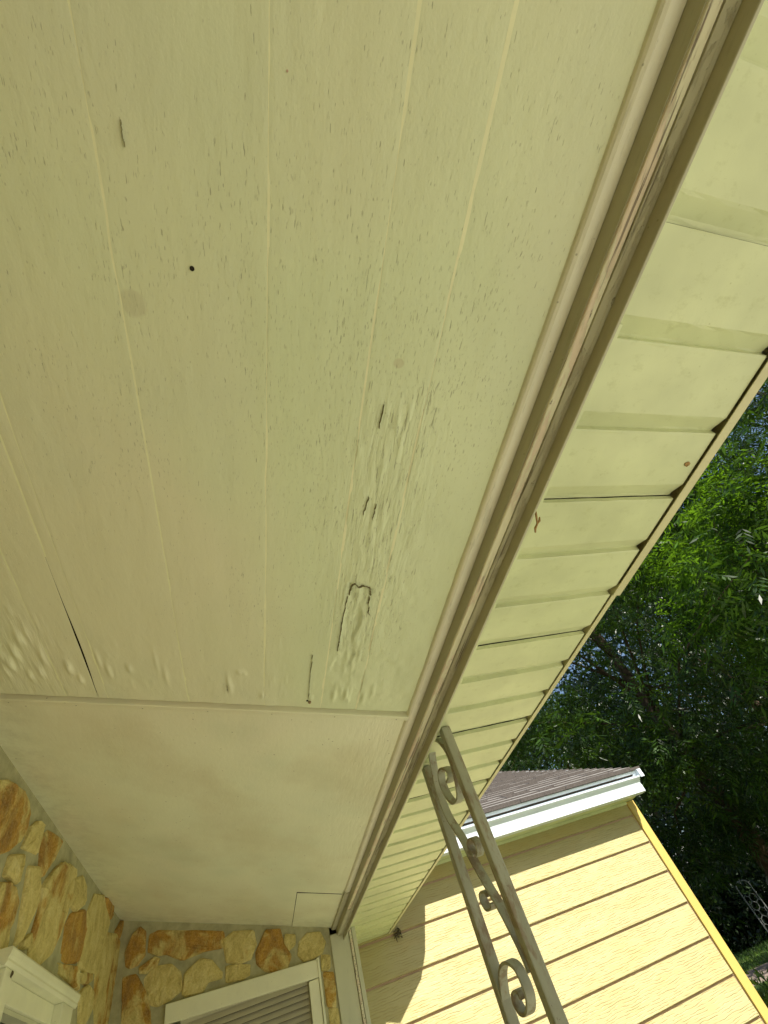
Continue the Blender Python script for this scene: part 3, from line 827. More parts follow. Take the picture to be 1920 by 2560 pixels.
# ---- far window with blinds
fwin = empty('far_window'); fwin.parent = house; fwin['label'] = 'white framed window with closed grey blinds'
yf = YF - 0.030
def tz(x, zl, zr_): return zl + (zr_-zl)*(x+0.525)/0.922
fr = MB()
oT = lambda x: tz(x, 2.243, 2.203); iT = lambda x: tz(x, 2.157, 2.117)
xs = (-0.525, -0.441, 0.321, 0.397)
def quadbox(pts, y0, y1):
    V = [(x, y0, z) for x, z in pts] + [(x, y1, z) for x, z in pts]
    return V, [(0,1,2,3), (4,5,6,7), (0,1,5,4), (1,2,6,5), (2,3,7,6), (3,0,4,7)]
MB().add(*quadbox([(xs[0], iT(xs[0])), (xs[3], iT(xs[3])), (xs[3], oT(xs[3])), (xs[0], oT(xs[0]))], yf, YF+.05)).build('head_casing', m_white, fwin, bevel=.004)
MB().box((xs[0], yf+.002, 0.95), (xs[1], YF+.05, iT(xs[0])-.014)).build('side_casing', m_white, fwin, bevel=.003)
MB().box((xs[2], yf+.002, 0.95), (xs[3]-.012, YF+.05, iT(xs[3])-.002)).build('side_casing', m_white, fwin, bevel=.003)
MB().box((xs[3]-.010, yf-.008, 0.93), (xs[3]+.004, YF+.04, oT(xs[3])+.004)).build('edge_bead', m_white, fwin, bevel=.002)
MB().box((xs[0], yf-.02, 0.90), (xs[3], YF+.05, 0.948)).build('sill', m_white, fwin, bevel=.004)
MB().box((xs[1], YF+.045, 0.95), (xs[2], YF+.06, 2.18)).build('window_back', m_dark, fwin)
sl0 = MB().add([(xs[1]+.004, YF-.006, -.0), (xs[2]-.003, YF-.006, -.0), (xs[2]-.003, YF+.008, .027), (xs[1]+.004, YF+.008, .027),
                (xs[1]+.004, YF-.0045, .002), (xs[2]-.003, YF-.0045, .002), (xs[2]-.003, YF+.009, .029), (xs[1]+.004, YF+.009, .029)],
               [(0,1,2,3),(4,5,6,7),(0,1,5,4),(2,3,7,6)]).build('slat', m_blind, fwin)
sl0.location.z = 2.105
for k in range(1, 40):
    c = sl0.copy(); COL.objects.link(c); c.parent = fwin; c.location.z = 2.105 - k*0.029
MB().box((xs[1]+.004, YF-.006, 2.134), (xs[2]-.003, YF+.03, 2.165)).build('blind_rail', m_blind, fwin)

# ---- left window
lwin = empty('left_window'); lwin.parent = house; lwin['label'] = 'white window with moulded head and dark glass'
xl = XW + 0.039
MB().prism_y([(XW-.03, 2.212), (xl, 2.212), (xl+.006, 2.222), (xl+.004, 2.228), (xl+.009, 2.238), (xl+.012, 2.252), (xl+.009, 2.258), (XW, 2.258)], 2.285, 3.268).build('head_moulding', m_white, lwin, bevel=.0015)
MB().box((XW-.05, 3.06, 0.97), (xl-.002, 3.235, 2.2115)).build('side_casing', m_white, lwin, bevel=.003)
MB().box((XW-.05, 2.31, 0.97), (xl-.002, 2.39, 2.2115)).build('side_casing', m_white, lwin, bevel=.003)
MB().box((XW-.06, 2.392, 2.150), (xl-.034, 3.058, 2.211)).build('sash_rail', m_white, lwin, bevel=.003)
MB().box((XW-.06, 3.02, 0.97), (xl-.036, 3.058, 2.149)).build('sash_stile', m_white, lwin, bevel=.003)
MB().box((XW-.06, 2.392, 0.97), (xl-.036, 2.43, 2.149)).build('sash_stile', m_white, lwin, bevel=.003)
MB().box((XW-.06, 2.431, 2.136), (xl-.044, 3.019, 2.149)).build('screen_frame', m_post, lwin)
MB().box((XW-.06, 2.431, 0.97), (XW-.045, 3.019, 2.135)).build('pane', m_glass, lwin)
MB().box((XW-.05, 2.31, 0.92), (xl+.02, 3.235, 0.968)).build('sill', m_white, lwin, bevel=.004)

# ---- board post at the end of the stone wall
bpost = empty('corner_post'); bpost.parent = house
MB().box((0.494, YF-.014, 0.12), (0.621, YF+.14, 2.298)).build('wide_board', m_post, bpost, bevel=.002)
MB().box((0.6235, YF-.026, 0.12), (0.640, YF+.10, 2.292)).build('narrow_board', m_peel, bpost, bevel=.0015)
MB().box((0.6425, YF-.030, 0.12), (0.669, YF+.70, 2.30)).build('edge_board', m_post, bpost, bevel=.002)
MB().box((0.6705, YF+.02, 0.12), (0.676, YF+.70, 2.28)).build('corner_bead', m_white, bpost)

# ---- wing with yellow lap siding
YW = 4.842
wing = empty('siding_wall'); wing.parent = house
wing['label'] = 'sunlit yellow lap siding wall of the wing'
XR = 3.885
z_j = [2.287 - 0.2435*k for k in range(-1, 9)]
MB().box((0.60, YW+.004, 0.0), (3.95, YW+.12, 2.70)).build('sheathing', m_strip, wing)
for i, zb in enumerate(z_j):
    top = (zb + 0.2435 - 0.0145) if i else 2.648
    zb2 = zb + (0.012 if i == 0 else 0)
    pr = [(YW+.003, zb+.000), (YW-.015, zb+.001), (YW-.017, zb+.004), (YW-.003, top), (YW+.003, top)]
    b = MB().prism_x(pr, 0.60, XR-.010)
    o = b.build('siding_board', m_sid, wing)
MB().box((XR-.009, YW-.006, 0.05), (XR-.001, YW+.003, 2.64)).build('joint_strip', m_strip, wing)
MB().prism_x([(YW-.028, 0.05), (YW-.028, 2.645), (YW+.11, 2.645), (YW+.11, 0.05)], XR, 3.978).build('corner_board', m_corner, wing, bevel=.003)
MB().box((3.93, YW+.112, 0.05), (3.975, YW+6, 2.65)).build('side_wall', m_corner, wing)
MB().box((-0.5, YW+5.9, 0.05), (3.93, YW+6, 2.65)).build('back_wall', m_corner, wing)
MB().box((0.6, 4.60, 2.650), (3.972, YW+.1, 2.662)).build('eave_board', m_sof, wing)
MB().prism_x([(YW-.022, 2.626), (YW-.022, 2.649), (YW-.001, 2.649), (YW-.001, 2.626)], 0.6, XR+.02).build('frieze_strip', m_sof, wing)

# gutter
gut = empty('gutter'); gut.parent = house
prof = [(4.60, 2.634), (4.556, 2.630), (4.549, 2.634), (4.546, 2.706), (4.541, 2.718), (4.526, 2.733), (4.508, 2.746), (4.500, 2.754), (4.500, 2.764), (4.506, 2.766), (4.506, 2.758), (4.60, 2.764)]
b = MB().prism_x(prof, 0.9, 3.975); b.build('gutter_trough', m_gut, gut)
b = MB().prism_x([(4.556, 2.768), (4.515, 2.814), (4.513, 2.821), (4.528, 2.825), (4.60, 2.84), (4.60, 2.768)], 0.9, 4.035); b.build('drip_edge', m_gut, gut)
b = MB().prism_x([(4.602, 2.632), (4.602, 2.80), (4.63, 2.80), (4.63, 2.632)], 0.9, 3.98); b.build('fascia', m_gut, gut)
MB().box((3.976, 4.555, 2.630), (3.979, 4.60, 2.765)).build('end_cap', m_gut, gut)

# roof of the wing, course by course
wroof = empty('wing_roof'); wroof.parent = house
SLP = 0.43; cs = math.cos(math.atan(SLP)); sn = math.sin(math.atan(SLP))
nr = 44
rr = random.Random(5)
exp_ = 0.142
for k in range(nr):
    s0 = k*exp_; y0 = 4.500 + s0*cs; z0 = 2.822 + s0*sn
    s1 = s0 + exp_ + .03; y1 = 4.500 + s1*cs; z1 = 2.822 + s1*sn - .010
    th = .017 if k else .026
    # one course: a row of tabs of uneven length
    V, F = [], []
    x = 0.5
    while x < 4.05:
        w = min(rr.uniform(.12, .34), 4.05-x)
        if 4.05-x-w < .05: w = 4.05-x
        dy = rr.uniform(-.004, .004); dz = rr.choice([0, 0, .004])
        n = len(V)
        a, c = x+.002, x+w-.002
        V += [(a, y0+dy, z0), (c, y0+dy, z0), (c, y0+dy, z0+th+dz), (a, y0+dy, z0+th+dz), (a, y1, z1), (c, y1, z1), (c, y1, z1+.008), (a, y1, z1+.008)]
        F += [tuple(i+n for i in f) for f in ((0,1,2,3), (3,2,6,7), (0,3,7,4), (1,5,6,2), (0,4,5,1))]
        x += w
    b = MB(); b.v = V; b.f = F
    o = b.build('shingle_course', m_roof, wroof)
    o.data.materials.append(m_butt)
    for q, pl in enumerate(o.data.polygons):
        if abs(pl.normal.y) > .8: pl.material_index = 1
ye = 4.478 + nr*exp_*cs; ze = 2.822 + nr*exp_*sn
b = MB().prism_x([(4.53, 2.82), (ye, ze-.03), (ye+.2, ze-.03), (ye+3.5, ze-1.5), (ye+3.5, 2.6), (4.70, 2.69), (4.53, 2.79)], 0.5, 3.93); b.build('roof_deck', m_dark, wroof)
b = MB().prism_x([(4.49, 2.745), (4.49, 2.819), (ye, ze-.002), (ye, ze-.14)], 3.985, 4.03); b.build('rake_board', m_gut, wroof)

# ---------------------------------------------------------------- wrought-iron porch post
post = empty('iron_post', (0.653, 1.59, 0.12), 'grey-green wrought-iron porch post with scrolls beneath the soffit', 'post')
bw = 0.0165
for yc in (2.224*S, 2.668*S):
    MB().box((0.6545-bw, yc-bw, 0.12), (0.6545+bw, yc+bw, 2.297)).build('bar', m_iron, post, bevel=.0035)
def ribbon(pts, name, taper=True, w=0.0135, t=0.0040, n_sub=5):
    # Catmull-Rom through the (y, z) points, then a flat bar
    Q = [Vector((p[0], p[1])) for p in pts]
    C = []
    for i in range(len(Q)-1):
        p0 = Q[max(i-1, 0)]; p1 = Q[i]; p2 = Q[i+1]; p3 = Q[min(i+2, len(Q)-1)]
        for k in range(n_sub):
            u = k/n_sub
            C.append(0.5*((2*p1) + (p2-p0)*u + (2*p0-5*p1+4*p2-p3)*u*u + (3*p1-p0-3*p2+p3)*u**3))
    C.append(Q[-1])
    b = MB(); V = []
    for i, p in enumerate(C):
        d = (C[min(i+1, len(C)-1)] - C[max(i-1, 0)]).normalized(); n = Vector((-d.y, d.x))
        for (sx, sn_) in ((-1, -1), (1, -1), (1, 1), (-1, 1)):
            q = p + n*t*sn_
            V.append((0.6545 + sx*w, q.x, q.y))
    F = []
    for i in range(len(C)-1):
        F += [(i*4+j, i*4+(j+1) % 4, (i+1)*4+(j+1) % 4, (i+1)*4+j) for j in range(4)]
    F += [(0, 1, 2, 3), tuple(len(V)-4+j for j in range(4))]
    return b.add(V, F).build(name, m_iron, post, bevel=.0012)
SC = {'main': [(1.5684, 2.1737), (1.5332, 2.1762), (1.5325, 2.1965), (1.5636, 2.218), (1.6012, 2.2242), (1.6231, 2.206), (1.6261, 2.1743), (1.6105, 2.1389), (1.5784, 2.1124), (1.5287, 2.1068), (1.5034, 2.1267), (1.4848, 2.1608), (1.4763, 2.2006), (1.4793, 2.2384), (1.5058, 2.28), (1.5373, 2.3042), (1.5758, 2.312), (1.6104, 2.3091), (1.6375, 2.2922), (1.661, 2.254), (1.6797, 2.2147), (1.6865, 2.1748), (1.682, 2.1263), (1.6667, 2.0873), (1.6367, 2.045), (1.6181, 2.0134), (1.6014, 1.9693), (1.5851, 1.9344), (1.5528, 1.8757), (1.5295, 1.837), (1.5112, 1.7985), (1.4997, 1.7664), (1.4909, 1.7419), (1.4858, 1.7162), (1.4851, 1.6921)], 'bot': [(1.5935, 1.659), (1.5894, 1.6691), (1.6081, 1.6754), (1.6363, 1.6721), (1.6472, 1.6572), (1.6334, 1.6399), (1.6052, 1.6332), (1.5752, 1.639), (1.5502, 1.6592), (1.5487, 1.6852), (1.5629, 1.713), (1.6039, 1.7292), (1.6484, 1.7288), (1.6827, 1.7148), (1.7085, 1.6893), (1.7268, 1.6604), (1.7224, 1.6269)], 'k1': [(1.5646, 1.9614), (1.5803, 1.9776), (1.5789, 1.9947), (1.5534, 2.0003), (1.5315, 1.9932), (1.5187, 1.9757), (1.5237, 1.9603), (1.5449, 1.9537)], 'k2': [(1.5717, 1.8634), (1.5813, 1.8759), (1.6103, 1.8813), (1.6275, 1.875), (1.6284, 1.8597), (1.6111, 1.8423), (1.5758, 1.8377), (1.5627, 1.8463)]}
YR, YL_ = 2.224*S, 2.668*S
ribbon(SC['main'], 'scroll'); ribbon(SC['bot'], 'scroll')
ribbon(SC['k1'], 'curl', w=.0125, t=.0035); ribbon(SC['k2'], 'curl', w=.0125, t=.0035)
# the same pattern continues down the post, below the frame
for k in range(1, 3):
    dz = -0.78*k
    for key in ('main', 'bot', 'k1', 'k2'):
        pts = [(p[0], p[1]+dz) for p in SC[key]]
        if min(p[1] for p in pts) > 0.15: ribbon(pts, 'scroll' if key in ('main', 'bot') else 'curl')
MB().box((0.60, YR-.06, 0.1185), (0.71, YL_+.06, 0.128)).build('base_plate', m_iron, post, bevel=.002)

# ---------------------------------------------------------------- small things on the house
def blob(name, c, r, mat, n=9, seed=0, flat=(1, 1, 1), label=None, cat=None):
    rr_ = random.Random(seed); bm = bmesh.new()
    bmesh.ops.create_icosphere(bm, subdivisions=2, radius=1)
    for v in bm.verts:
        k = 1 + rr_.uniform(-.22, .22)
        v.co = Vector((c[0]+v.co.x*r*flat[0]*k, c[1]+v.co.y*r*flat[1]*k, c[2]+v.co.z*r*flat[2]*k))
    me = bpy.data.meshes.new(name); bm.to_mesh(me); bm.free()
    o = link(name, me, mat)
    return tag(o, label, cat)
m_tan = simple('dry_leaf', (0.36, 0.22, 0.09), 0.8, 0.2, 60, 0.3)
m_mud = simple('dried_mud', (0.27, 0.19, 0.10), 0.9, 0.1, 80, 0.35)
m_web = simple('dirty_web', (0.12, 0.10, 0.06), 0.95, 0.1, 60, 0.4)
# leaf scrap stuck to the pan
def leafscrap(c, r, z):
    b = MB(); n = 14; rr_ = random.Random(4)
    top = [(c[0]+r*rr_.uniform(.6, 1.1)*math.cos(2*math.pi*i/n)*1.2, c[1]+r*rr_.uniform(.6, 1.1)*math.sin(2*math.pi*i/n)*.8) for i in range(n)]
    V = [(x, y, z-.0025+rr_.uniform(-.001, .001)) for x, y in top] + [(x, y, z-.0005) for x, y in top] + [(c[0], c[1], z-.004)]
    F = [(i, (i+1) % n, 2*n) for i in range(n)] + [(i, (i+1) % n, n+(i+1) % n, n+i) for i in range(n)]
    return b.add(V, F)
tag(leafscrap((1.007, 0.380), 0.0085, 2.300).build('dead_leaf', m_tan), 'brown scrap of dead leaf stuck on the pale soffit', 'leaf')
b = MB().tube([(0.612, 0.478, 2.287), (0.606, 0.490, 2.262), (0.609, 0.502, 2.255), (0.606, 0.512, 2.252), (0.612, 0.524, 2.253)], [.0018, .0028, .0022, .003, .002], 6)
b.tube([(0.609, 0.505, 2.256), (0.618, 0.500, 2.262), (0.624, 0.498, 2.272)], [.002, .0026, .0015], 6)
tag(b.build('dry_twig', m_tan), 'small dry tan twig caught on the edge of the beam', 'twig')
blob('mud_nest', (0.197, 1.347, ceil_z(.197)-.004), .0048, m_mud, seed=3, flat=(1, 1.2, .8), label='tiny brown mud nest on the ceiling beside the batten', cat='insect nest')
blob('cocoon', (xl+.006, 2.352, 2.196), .008, m_web, seed=8, flat=(.5, .7, 1.2), label='small brown cocoon on the white head of the left window', cat='cocoon')
# cobweb wad under the end of the eave
b = MB(); rr_ = random.Random(12)
for k in range(60):
    c0 = Vector((1.115+rr_.gauss(0, .016), 4.822+rr_.uniform(-.012, 0.008), 2.275+rr_.gauss(0, .014)))
    c1 = c0 + Vector((rr_.uniform(-.014, .014), rr_.uniform(-.004, .004), rr_.uniform(-.016, .012)))
    b.tube([c0, (c0+c1)/2+Vector((0, -.004, .003)), c1], [.0035, .0045, .002], 5)
b.tube([(1.10, 4.815, 2.27), (1.098, 4.812, 2.245), (1.10, 4.812, 2.228)], [.004, .004, .002], 5)
tag(b.build('cobweb', m_web), 'dirty dark cobweb wad hanging at the far end of the eave', 'cobweb')

# ---------------------------------------------------------------- trees
m_leaf_a = mat_leaf('glossy_leaf', (0.005, 0.015, 0.003), (0.032, 0.076, 0.008), 0.32, 0.42)
m_leaf_n = mat_leaf('sunlit_leaf', (0.020, 0.06, 0.006), (0.070, 0.155, 0.012), 0.45, 0.42)  # brighter copy of the leaf colour, sunlight of the near clumps painted in
m_leaf_b = mat_leaf('dull_leaf', (0.007, 0.018, 0.005), (0.020, 0.045, 0.010), 0.12, 0.4)
m_leaf_c = mat_leaf('shrub_leaf', (0.05, 0.10, 0.02), (0.10, 0.19, 0.035), 0.25, 0.35)

def compound_leaves(C, size, rng, pairs=4, droop=0.35, width=0.22):
    """C (n,3) leaf bases -> quads of narrow leaflets on a drooping stalk"""
    n = len(C)
    az = rng.uniform(0, 2*np.pi, n)
    el = rng.uniform(-0.9, 0.35, n) - droop*0.3
    D = np.stack([np.cos(az)*np.cos(el), np.sin(az)*np.cos(el), np.sin(el)], -1)
    up = np.array([0, 0, 1.0]) + rng.normal(0, .35, (n, 3))
    Sd = np.cross(D, up); Sd /= np.linalg.norm(Sd, axis=1, keepdims=True)
    N = np.cross(Sd, D)
    sz = size*rng.uniform(.7, 1.25, n)[:, None]
    V = []
    k = 0
    for j in range(2*pairs+1):
        if j == 2*pairs: pos, side, l = 1.0, 0.0, 1.0
        else: pos, side, l = 0.25+0.7*(j//2)/pairs, (1 if j % 2 else -1), 0.75+.3*math.sin(math.pi*(j//2+.5)/pairs)
        base = C + D*sz*2.2*pos - np.array([0, 0, 1.0])*sz*droop*pos*pos
        dr = D*(0.55 if side else 1.0) + Sd*side*0.85 - np.array([0, 0, 1.0])*rng.uniform(0, .5, n)[:, None]
        dr /= np.linalg.norm(dr, axis=1, keepdims=True)
        wv = np.cross(dr, N + rng.normal(0, .35, (n, 3))); wv /= np.linalg.norm(wv, axis=1, keepdims=True)
        L_ = sz*l
        V.append(np.stack([base, base+dr*L_*.45+wv*L_*width*.5, base+dr*L_, base+dr*L_*.45-wv*L_*width*.5], 1))
    V = np.concatenate(V, 0).reshape(-1, 3)
    F = np.arange(len(V)).reshape(-1, 4)
    return V, F

def simple_leaves(C, size, rng, width=0.5):
    n = len(C)
    D = rng.normal(0, 1, (n, 3)); D[:, 2] -= .5; D /= np.linalg.norm(D, axis=1, keepdims=True)
    W = np.cross(D, rng.normal(0, 1, (n, 3))); W /= np.linalg.norm(W, axis=1, keepdims=True)
    L_ = size*rng.uniform(.6, 1.3, n)[:, None]
    V = np.stack([C, C+D*L_*.45+W*L_*width*.5, C+D*L_, C+D*L_*.45-W*L_*width*.5], 1).reshape(-1, 3)
    return V, np.arange(len(V)).reshape(-1, 4)

def make_tree(name, loc, height, rad, crown_z, blobs, per, leaf, mat, seed, label, cat='tree', kind_='compound', group=None, trunk_r=0.28, blob_r=(0.6, 1.2), squash=0.8, lean=(0, 0), extra=()):
    rng = np.random.RandomState(seed); r = random.Random(seed)
    root = empty(name, loc, label, cat, group)
    base = Vector(loc)
    cc = Vector((loc[0]+lean[0], loc[1]+lean[1], crown_z))
    B = []
    for k in range(blobs):
        while True:
            v = Vector((r.uniform(-1, 1), r.uniform(-1, 1), r.uniform(-1, 1)))
            if v.length < 1: break
        v = v*(v.length**-.35)*(0.8+.2*r.random())
        B.append((cc + Vector((v.x*rad, v.y*rad, v.z*rad*squash)), r.uniform(*blob_r)))
    B = [(Vector(e[:3]), e[3]) for e in extra] + B
    # trunk and limbs
    m = MB()
    th = crown_z - rad*squash*.3
    tp = [base, base+Vector((lean[0]*.15, lean[1]*.15, th*.3)), base+Vector((lean[0]*.4, lean[1]*.4, th*.65)), cc+Vector((0, 0, -rad*squash*.1)), cc+Vector((.3, .2, rad*squash*.6))]
    m.tube(tp, [trunk_r*1.35, trunk_r, trunk_r*.85, trunk_r*.55, trunk_r*.12], 10)
    for (c, br) in B[::max(1, len(B)//16)]:
        t = r.uniform(.25, .9); a = tp[2].lerp(tp[3], t) if c.z > th*.8 else tp[2].lerp(tp[3], t*.3)
        d = c-a; mid = a + d*.5 + Vector((r.uniform(-.3, .3), r.uniform(-.3, .3), r.uniform(0, .08)*d.length))
        q = trunk_r*r.uniform(.12, .24)
        m.tube([a, a.lerp(mid, .5)+Vector((0, 0, .05)), mid, mid.lerp(c, .6)+Vector((r.uniform(-.2, .2), 0, r.uniform(-.1, .2))), c], [q, q*.8, q*.6, q*.35, q*.12], 6)
    m.build('trunk', m_bark, root, smooth=True)
    Cs = []
    for (c, br) in B:
        k = int(per*(br/blob_r[1])**2)
        p = rng.normal(0, 1, (k, 3)); p /= np.linalg.norm(p, axis=1, keepdims=True)
        p *= (rng.uniform(0.1, 1, (k, 1))**.5)*br
        p[:, 2] *= .62
        Cs.append(p + np.array(c))
    Cs = np.concatenate(Cs)
    if kind_ == 'compound': V, F = compound_leaves(Cs, leaf, rng)
    else: V, F = simple_leaves(Cs, leaf, rng)
    link('crown', np_mesh('crown', V, F), mat, root)
    return root

make_tree('pecan_tree', (9.8, 9.4, 0), 14, 6.3, 7.6, 190, 170, 0.15, m_leaf_a, 1, 'tall leafy tree with long narrow leaflets directly beyond the porch eave', blob_r=(.6, 1.3), squash=.98, lean=(-.4, -.6), trunk_r=.2,
          extra=[(5.6, 2.6, 4.0, .75), (5.9, 3.3, 3.7, .7), (6.5, 4.1, 3.7, .8), (6.9, 3.2, 4.4, .9), (6.6, 5.9, 4.3, .9), (7.2, 8.2, 4.4, 1.0), (8.0, 6.0, 3.2, 1.0), (8.6, 7.6, 2.8, 1.1), (9.0, 9.4, 2.7, 1.2), (9.4, 6.2, 3.0, 1.1), (7.8, 7.2, 3.6, 1.0), (10.5, 8.2, 2.6, 1.2), (10.2, 10.6, 2.7, 1.2), (11, 7, 3.2, 1.2), (8.2, 4.2, 3.6, .9)])
make_tree('pecan_tree', (14.5, 2.6, 0), 15, 6.2, 8.5, 170, 150, 0.165, m_leaf_a, 2, 'leafy tree filling the right edge of the view', blob_r=(.7, 1.5), squash=.98, trunk_r=.2,
          extra=[(6.7, 1.5, 5.5, .8), (7.2, .6, 6.2, .9), (7.5, 2.5, 5.4, .9), (8.2, 1.6, 6.8, 1.0), (9, 3.5, 5.5, 1.1), (9, .5, 7.5, 1.1), (8.0, 3.6, 5.9, 1.0), (7.4, 2.2, 4.6, .8), (8.4, 2.6, 4.9, .9), (9.4, 1.6, 6.0, 1.1), (10, 3, 7.2, 1.2)])
make_tree('pecan_tree', (8.5, 18.5, 0), 15, 6.4, 8.6, 130, 120, 0.15, m_leaf_a, 3, 'leafy tree rising behind the shingled roof of the wing', blob_r=(.8, 1.6), squash=.95, trunk_r=.2)
make_tree('ash_tree', (7.9, 3.5, 0), 6, 2.0, 4.9, 34, 95, 0.15, m_leaf_n, 12, 'small tree with bright sunlit drooping leaves close beyond the eave', blob_r=(.4, .8), squash=.75, trunk_r=.09)
make_tree('oak_tree', (24, 17, 0), 20, 9.5, 9.5, 190, 420, 0.30, m_leaf_b, 4, 'dark broad tree across the road behind the pecan trees', kind_='simple', blob_r=(1.2, 2.6), squash=.95)
make_tree('oak_tree', (36, 39, 0), 22, 10, 9.6, 190, 420, 0.40, m_leaf_b, 5, 'dark tree shading the grass across the road', kind_='simple', blob_r=(1.4, 2.8), squash=.85)
make_tree('oak_tree', (20, 40, 0), 22, 12, 11, 190, 360, 0.42, m_leaf_b, 6, 'dark distant tree left of the others, low over the roof line', kind_='simple', blob_r=(1.4, 3.0), squash=.9)
make_tree('oak_tree', (42, 22, 0), 22, 13, 12, 190, 400, 0.42, m_leaf_b, 8, 'dark distant tree far to the right behind the leafy tree', kind_='simple', blob_r=(1.4, 3.0), squash=.9)

# unseen trees added behind the viewer to cut the low skylight on the siding
for q_, (tx, ty, lb) in enumerate([(-13, -20, 'unseen tree added behind the viewer to cut skylight, leftmost of three'), (1.5, -23, 'unseen tree added behind the viewer to cut skylight, middle of three'), (15, -19, 'unseen tree added behind the viewer to cut skylight, rightmost of three')]):
    make_tree('oak_tree', (tx, ty, 0), 14, 8.0, 7.0, 110, 260, 0.45, m_leaf_b, 40+q_, lb, kind_='simple', blob_r=(1.2, 2.6), squash=.8)

# low shrub by the wing corner
def shrub(name, loc, rad, h, n, leaf, label, seed):
    rng = np.random.RandomState(seed)
    root = empty(name, loc, label, 'shrub')
    p = rng.normal(0, 1, (n, 3)); p /= np.linalg.norm(p, axis=1, keepdims=True); p *= rng.uniform(.5, 1, (n, 1))
    C = np.array(loc) + np.stack([p[:, 0]*rad, p[:, 1]*rad, h*.5 + p[:, 2]*h*.5], -1)
    C[:, 2] = np.maximum(C[:, 2], .03)
    V, F = simple_leaves(C, leaf, rng, .38)
    link('foliage', np_mesh('foliage', V, F), m_leaf_c, root)
    m = MB(); r = random.Random(seed)
    for k in range(14):
        a = r.uniform(0, 6.28); q = r.uniform(.3, .8)
        m.tube([loc, (loc[0]+math.cos(a)*rad*q*.4, loc[1]+math.sin(a)*rad*q*.4, h*.5), (loc[0]+math.cos(a)*rad*q, loc[1]+math.sin(a)*rad*q, h*.85)], [.02, .012, .004], 5)
    m.build('stems', m_bark, root)
shrub('shrub', (5.75, 6.95, 0), .75, 1.12, 2600, .12, 'bright green bushy shrub by the corner of the yellow wing', 21)

# dark bushes along the far side of the grass
for k, (bx, by, br, bh, lab) in enumerate([(26.5, 31.5, 2.6, 3.4, 'leftmost dark bush of the row beyond the grass, nearest the yellow wing'), (29.0, 29.5, 2.8, 3.8, 'dark bush right behind the honeycomb trellis'), (31.6, 27.4, 2.7, 3.5, 'dark bush just right of the honeycomb trellis'), (34.0, 25.0, 2.9, 3.9, 'rightmost dark bush of the row beyond the grass')]):
    rg_ = np.random.RandomState(60+k); nn = 9000
    pp = rg_.normal(0, 1, (nn, 3)); pp /= np.linalg.norm(pp, axis=1, keepdims=True); pp *= rg_.uniform(.55, 1, (nn, 1))*(1+.18*np.sin(pp[:, :1]*7)*np.cos(pp[:, 1:2]*6))
    CC = np.array((bx, by, 0)) + np.stack([pp[:, 0]*br, pp[:, 1]*br, bh*.5 + pp[:, 2]*bh*.5], -1); CC[:, 2] = np.maximum(CC[:, 2], .05)
    rt = empty('bush', (bx, by, 0), lab, 'bush', 'dark bushes beyond the grass')
    Vb, Fb = simple_leaves(CC, .28, rg_, .45)
    link('foliage', np_mesh('foliage', Vb, Fb), m_leaf_b, rt)
    mm = MB(); r_ = random.Random(k)
    for q in range(7):
        a_ = r_.uniform(0, 6.28); mm.tube([(bx, by, 0), (bx+math.cos(a_)*br*.25, by+math.sin(a_)*br*.25, bh*.5), (bx+math.cos(a_)*br*.5, by+math.sin(a_)*br*.5, bh*.8)], [.07, .05, .02], 5)
    mm.build('stems', m_bark, rt)

# grass growing along both sides of the road, where it shows past the wing
rng = np.random.RandomState(9)
n = 26000
gx = rng.uniform(9, 44, n); gy = gx*1.18 + rng.uniform(-6, 6, n)
rd = np.abs((gx+50)*95 + (gy-57)*170)/math.hypot(95, 170)
keep = (rd > 2.75)
gx, gy = gx[keep], gy[keep]
V = []
az = rng.uniform(0, 6.28, len(gx)); hh = rng.uniform(.05, .14, len(gx)); ww = rng.uniform(.012, .03, len(gx))
cx_, sy_ = np.cos(az)*ww, np.sin(az)*ww
lx, ly = rng.normal(0, .05, len(gx)), rng.normal(0, .05, len(gx))
V = np.stack([np.stack([gx-cx_, gy-sy_, 0*gx], -1), np.stack([gx+cx_, gy+sy_, 0*gx], -1), np.stack([gx+lx+cx_*.1, gy+ly, hh], -1)], 1).reshape(-1, 3)
go = link('grass', np_mesh('grass', V, np.arange(len(V)).reshape(-1, 3)), m_leaf_c, None, 'stuff')
tag(go, 'short grass along the road past the wing', 'grass')

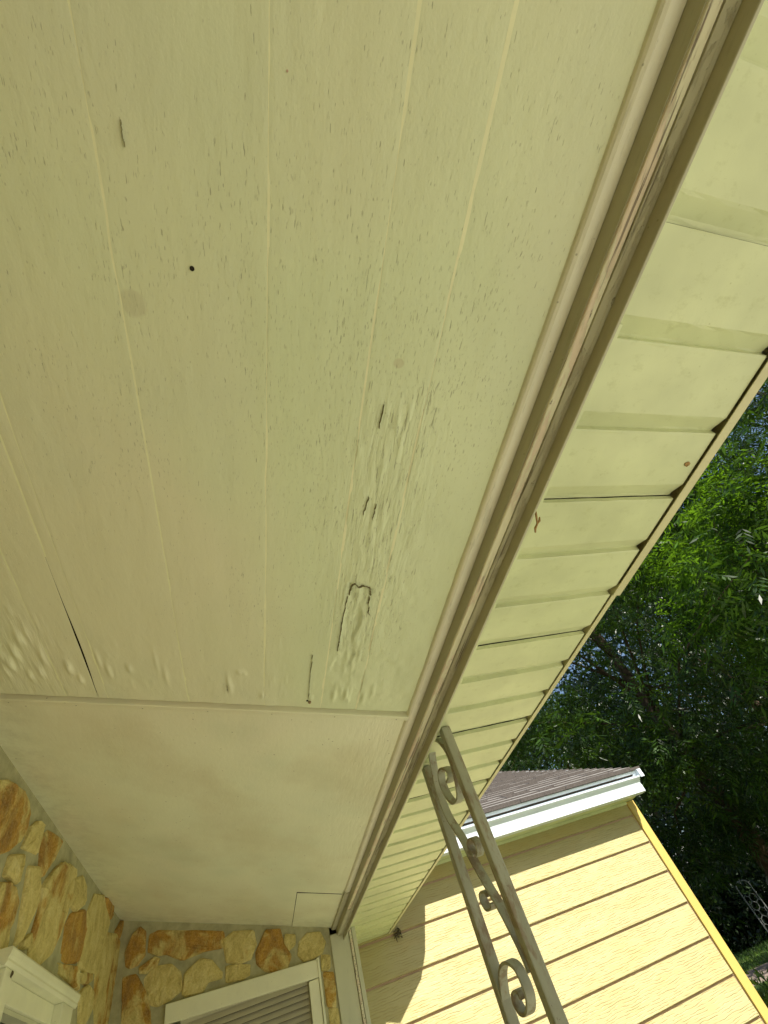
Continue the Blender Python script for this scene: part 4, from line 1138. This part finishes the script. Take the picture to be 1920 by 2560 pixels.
# neighbour's house across the road, seen in scraps through the trees
nb = empty('neighbour_house', (46, 52, 0), 'pale grey house across the road half hidden by dark trees', 'house')
m_nw = simple('pale_wall', (0.30, 0.31, 0.32), 0.8, 0.2, 1, .08)
m_nr = simple('grey_roof', (0.16, 0.16, 0.17), 0.9, 0.1, 2, .15)
MB().box((39, 49, 0), (54, 57, 5.2)).build('wall', m_nw, nb)
MB().prism_x([(48.3, 5.1), (53, 8.0), (57.7, 5.1)], 38.4, 54.6).build('roof', m_nr, nb)
for xw in (41, 45.5, 50):
    f_ = MB().box((xw, 48.9, 1.0), (xw+1.4, 48.98, 2.3)).build('window', m_white, nb)
    MB().box((xw+.1, 48.86, 1.1), (xw+1.3, 48.895, 2.2)).build('pane', m_glass, f_)
# openwork trellis in the shade beyond the grass
tr = empty('trellis', (26.2, 27.6, 0), 'grey openwork trellis with honeycomb pattern standing in the tree shade', 'trellis')
m_tr = simple('grey_lattice', (0.26, 0.27, 0.25), 0.7, 0.3, 3, .1)
dirv = Vector((0.74, -0.67, 0)).normalized(); o0 = Vector((25.9, 27.9, 0)) 
wT, hT = .72, 2.2
for q in (0, 1):
    p = o0 + dirv*wT*q
    MB().tube([p, p+Vector((0, 0, hT))], [.03, .03], 6).build('upright', m_tr, tr)
b = MB()
hs = .24
for row in range(5):
    for c in range(3):
        cx0 = .10 + c*.34 + (.17 if row % 2 else 0); cz = .45 + row*.30
        if cx0 > wT: continue
        pts = [o0 + dirv*min(wT, max(0, cx0 + hs*.8*math.sin(math.pi/3*k))) + Vector((0, 0, cz + hs*.8*math.cos(math.pi/3*k))) for k in range(7)]
        for k in range(6): b.tube([pts[k], pts[k+1]], [.013, .013], 5)
b.build('honeycomb', m_tr, tr)
b = MB(); 
arc = [o0 + dirv*(wT/2 - wT/2*math.cos(math.pi*k/8)) + Vector((0, 0, hT + .22*math.sin(math.pi*k/8))) for k in range(9)]
b.tube(arc, [.03]*9, 6); b.build('arched_top', m_tr, tr)
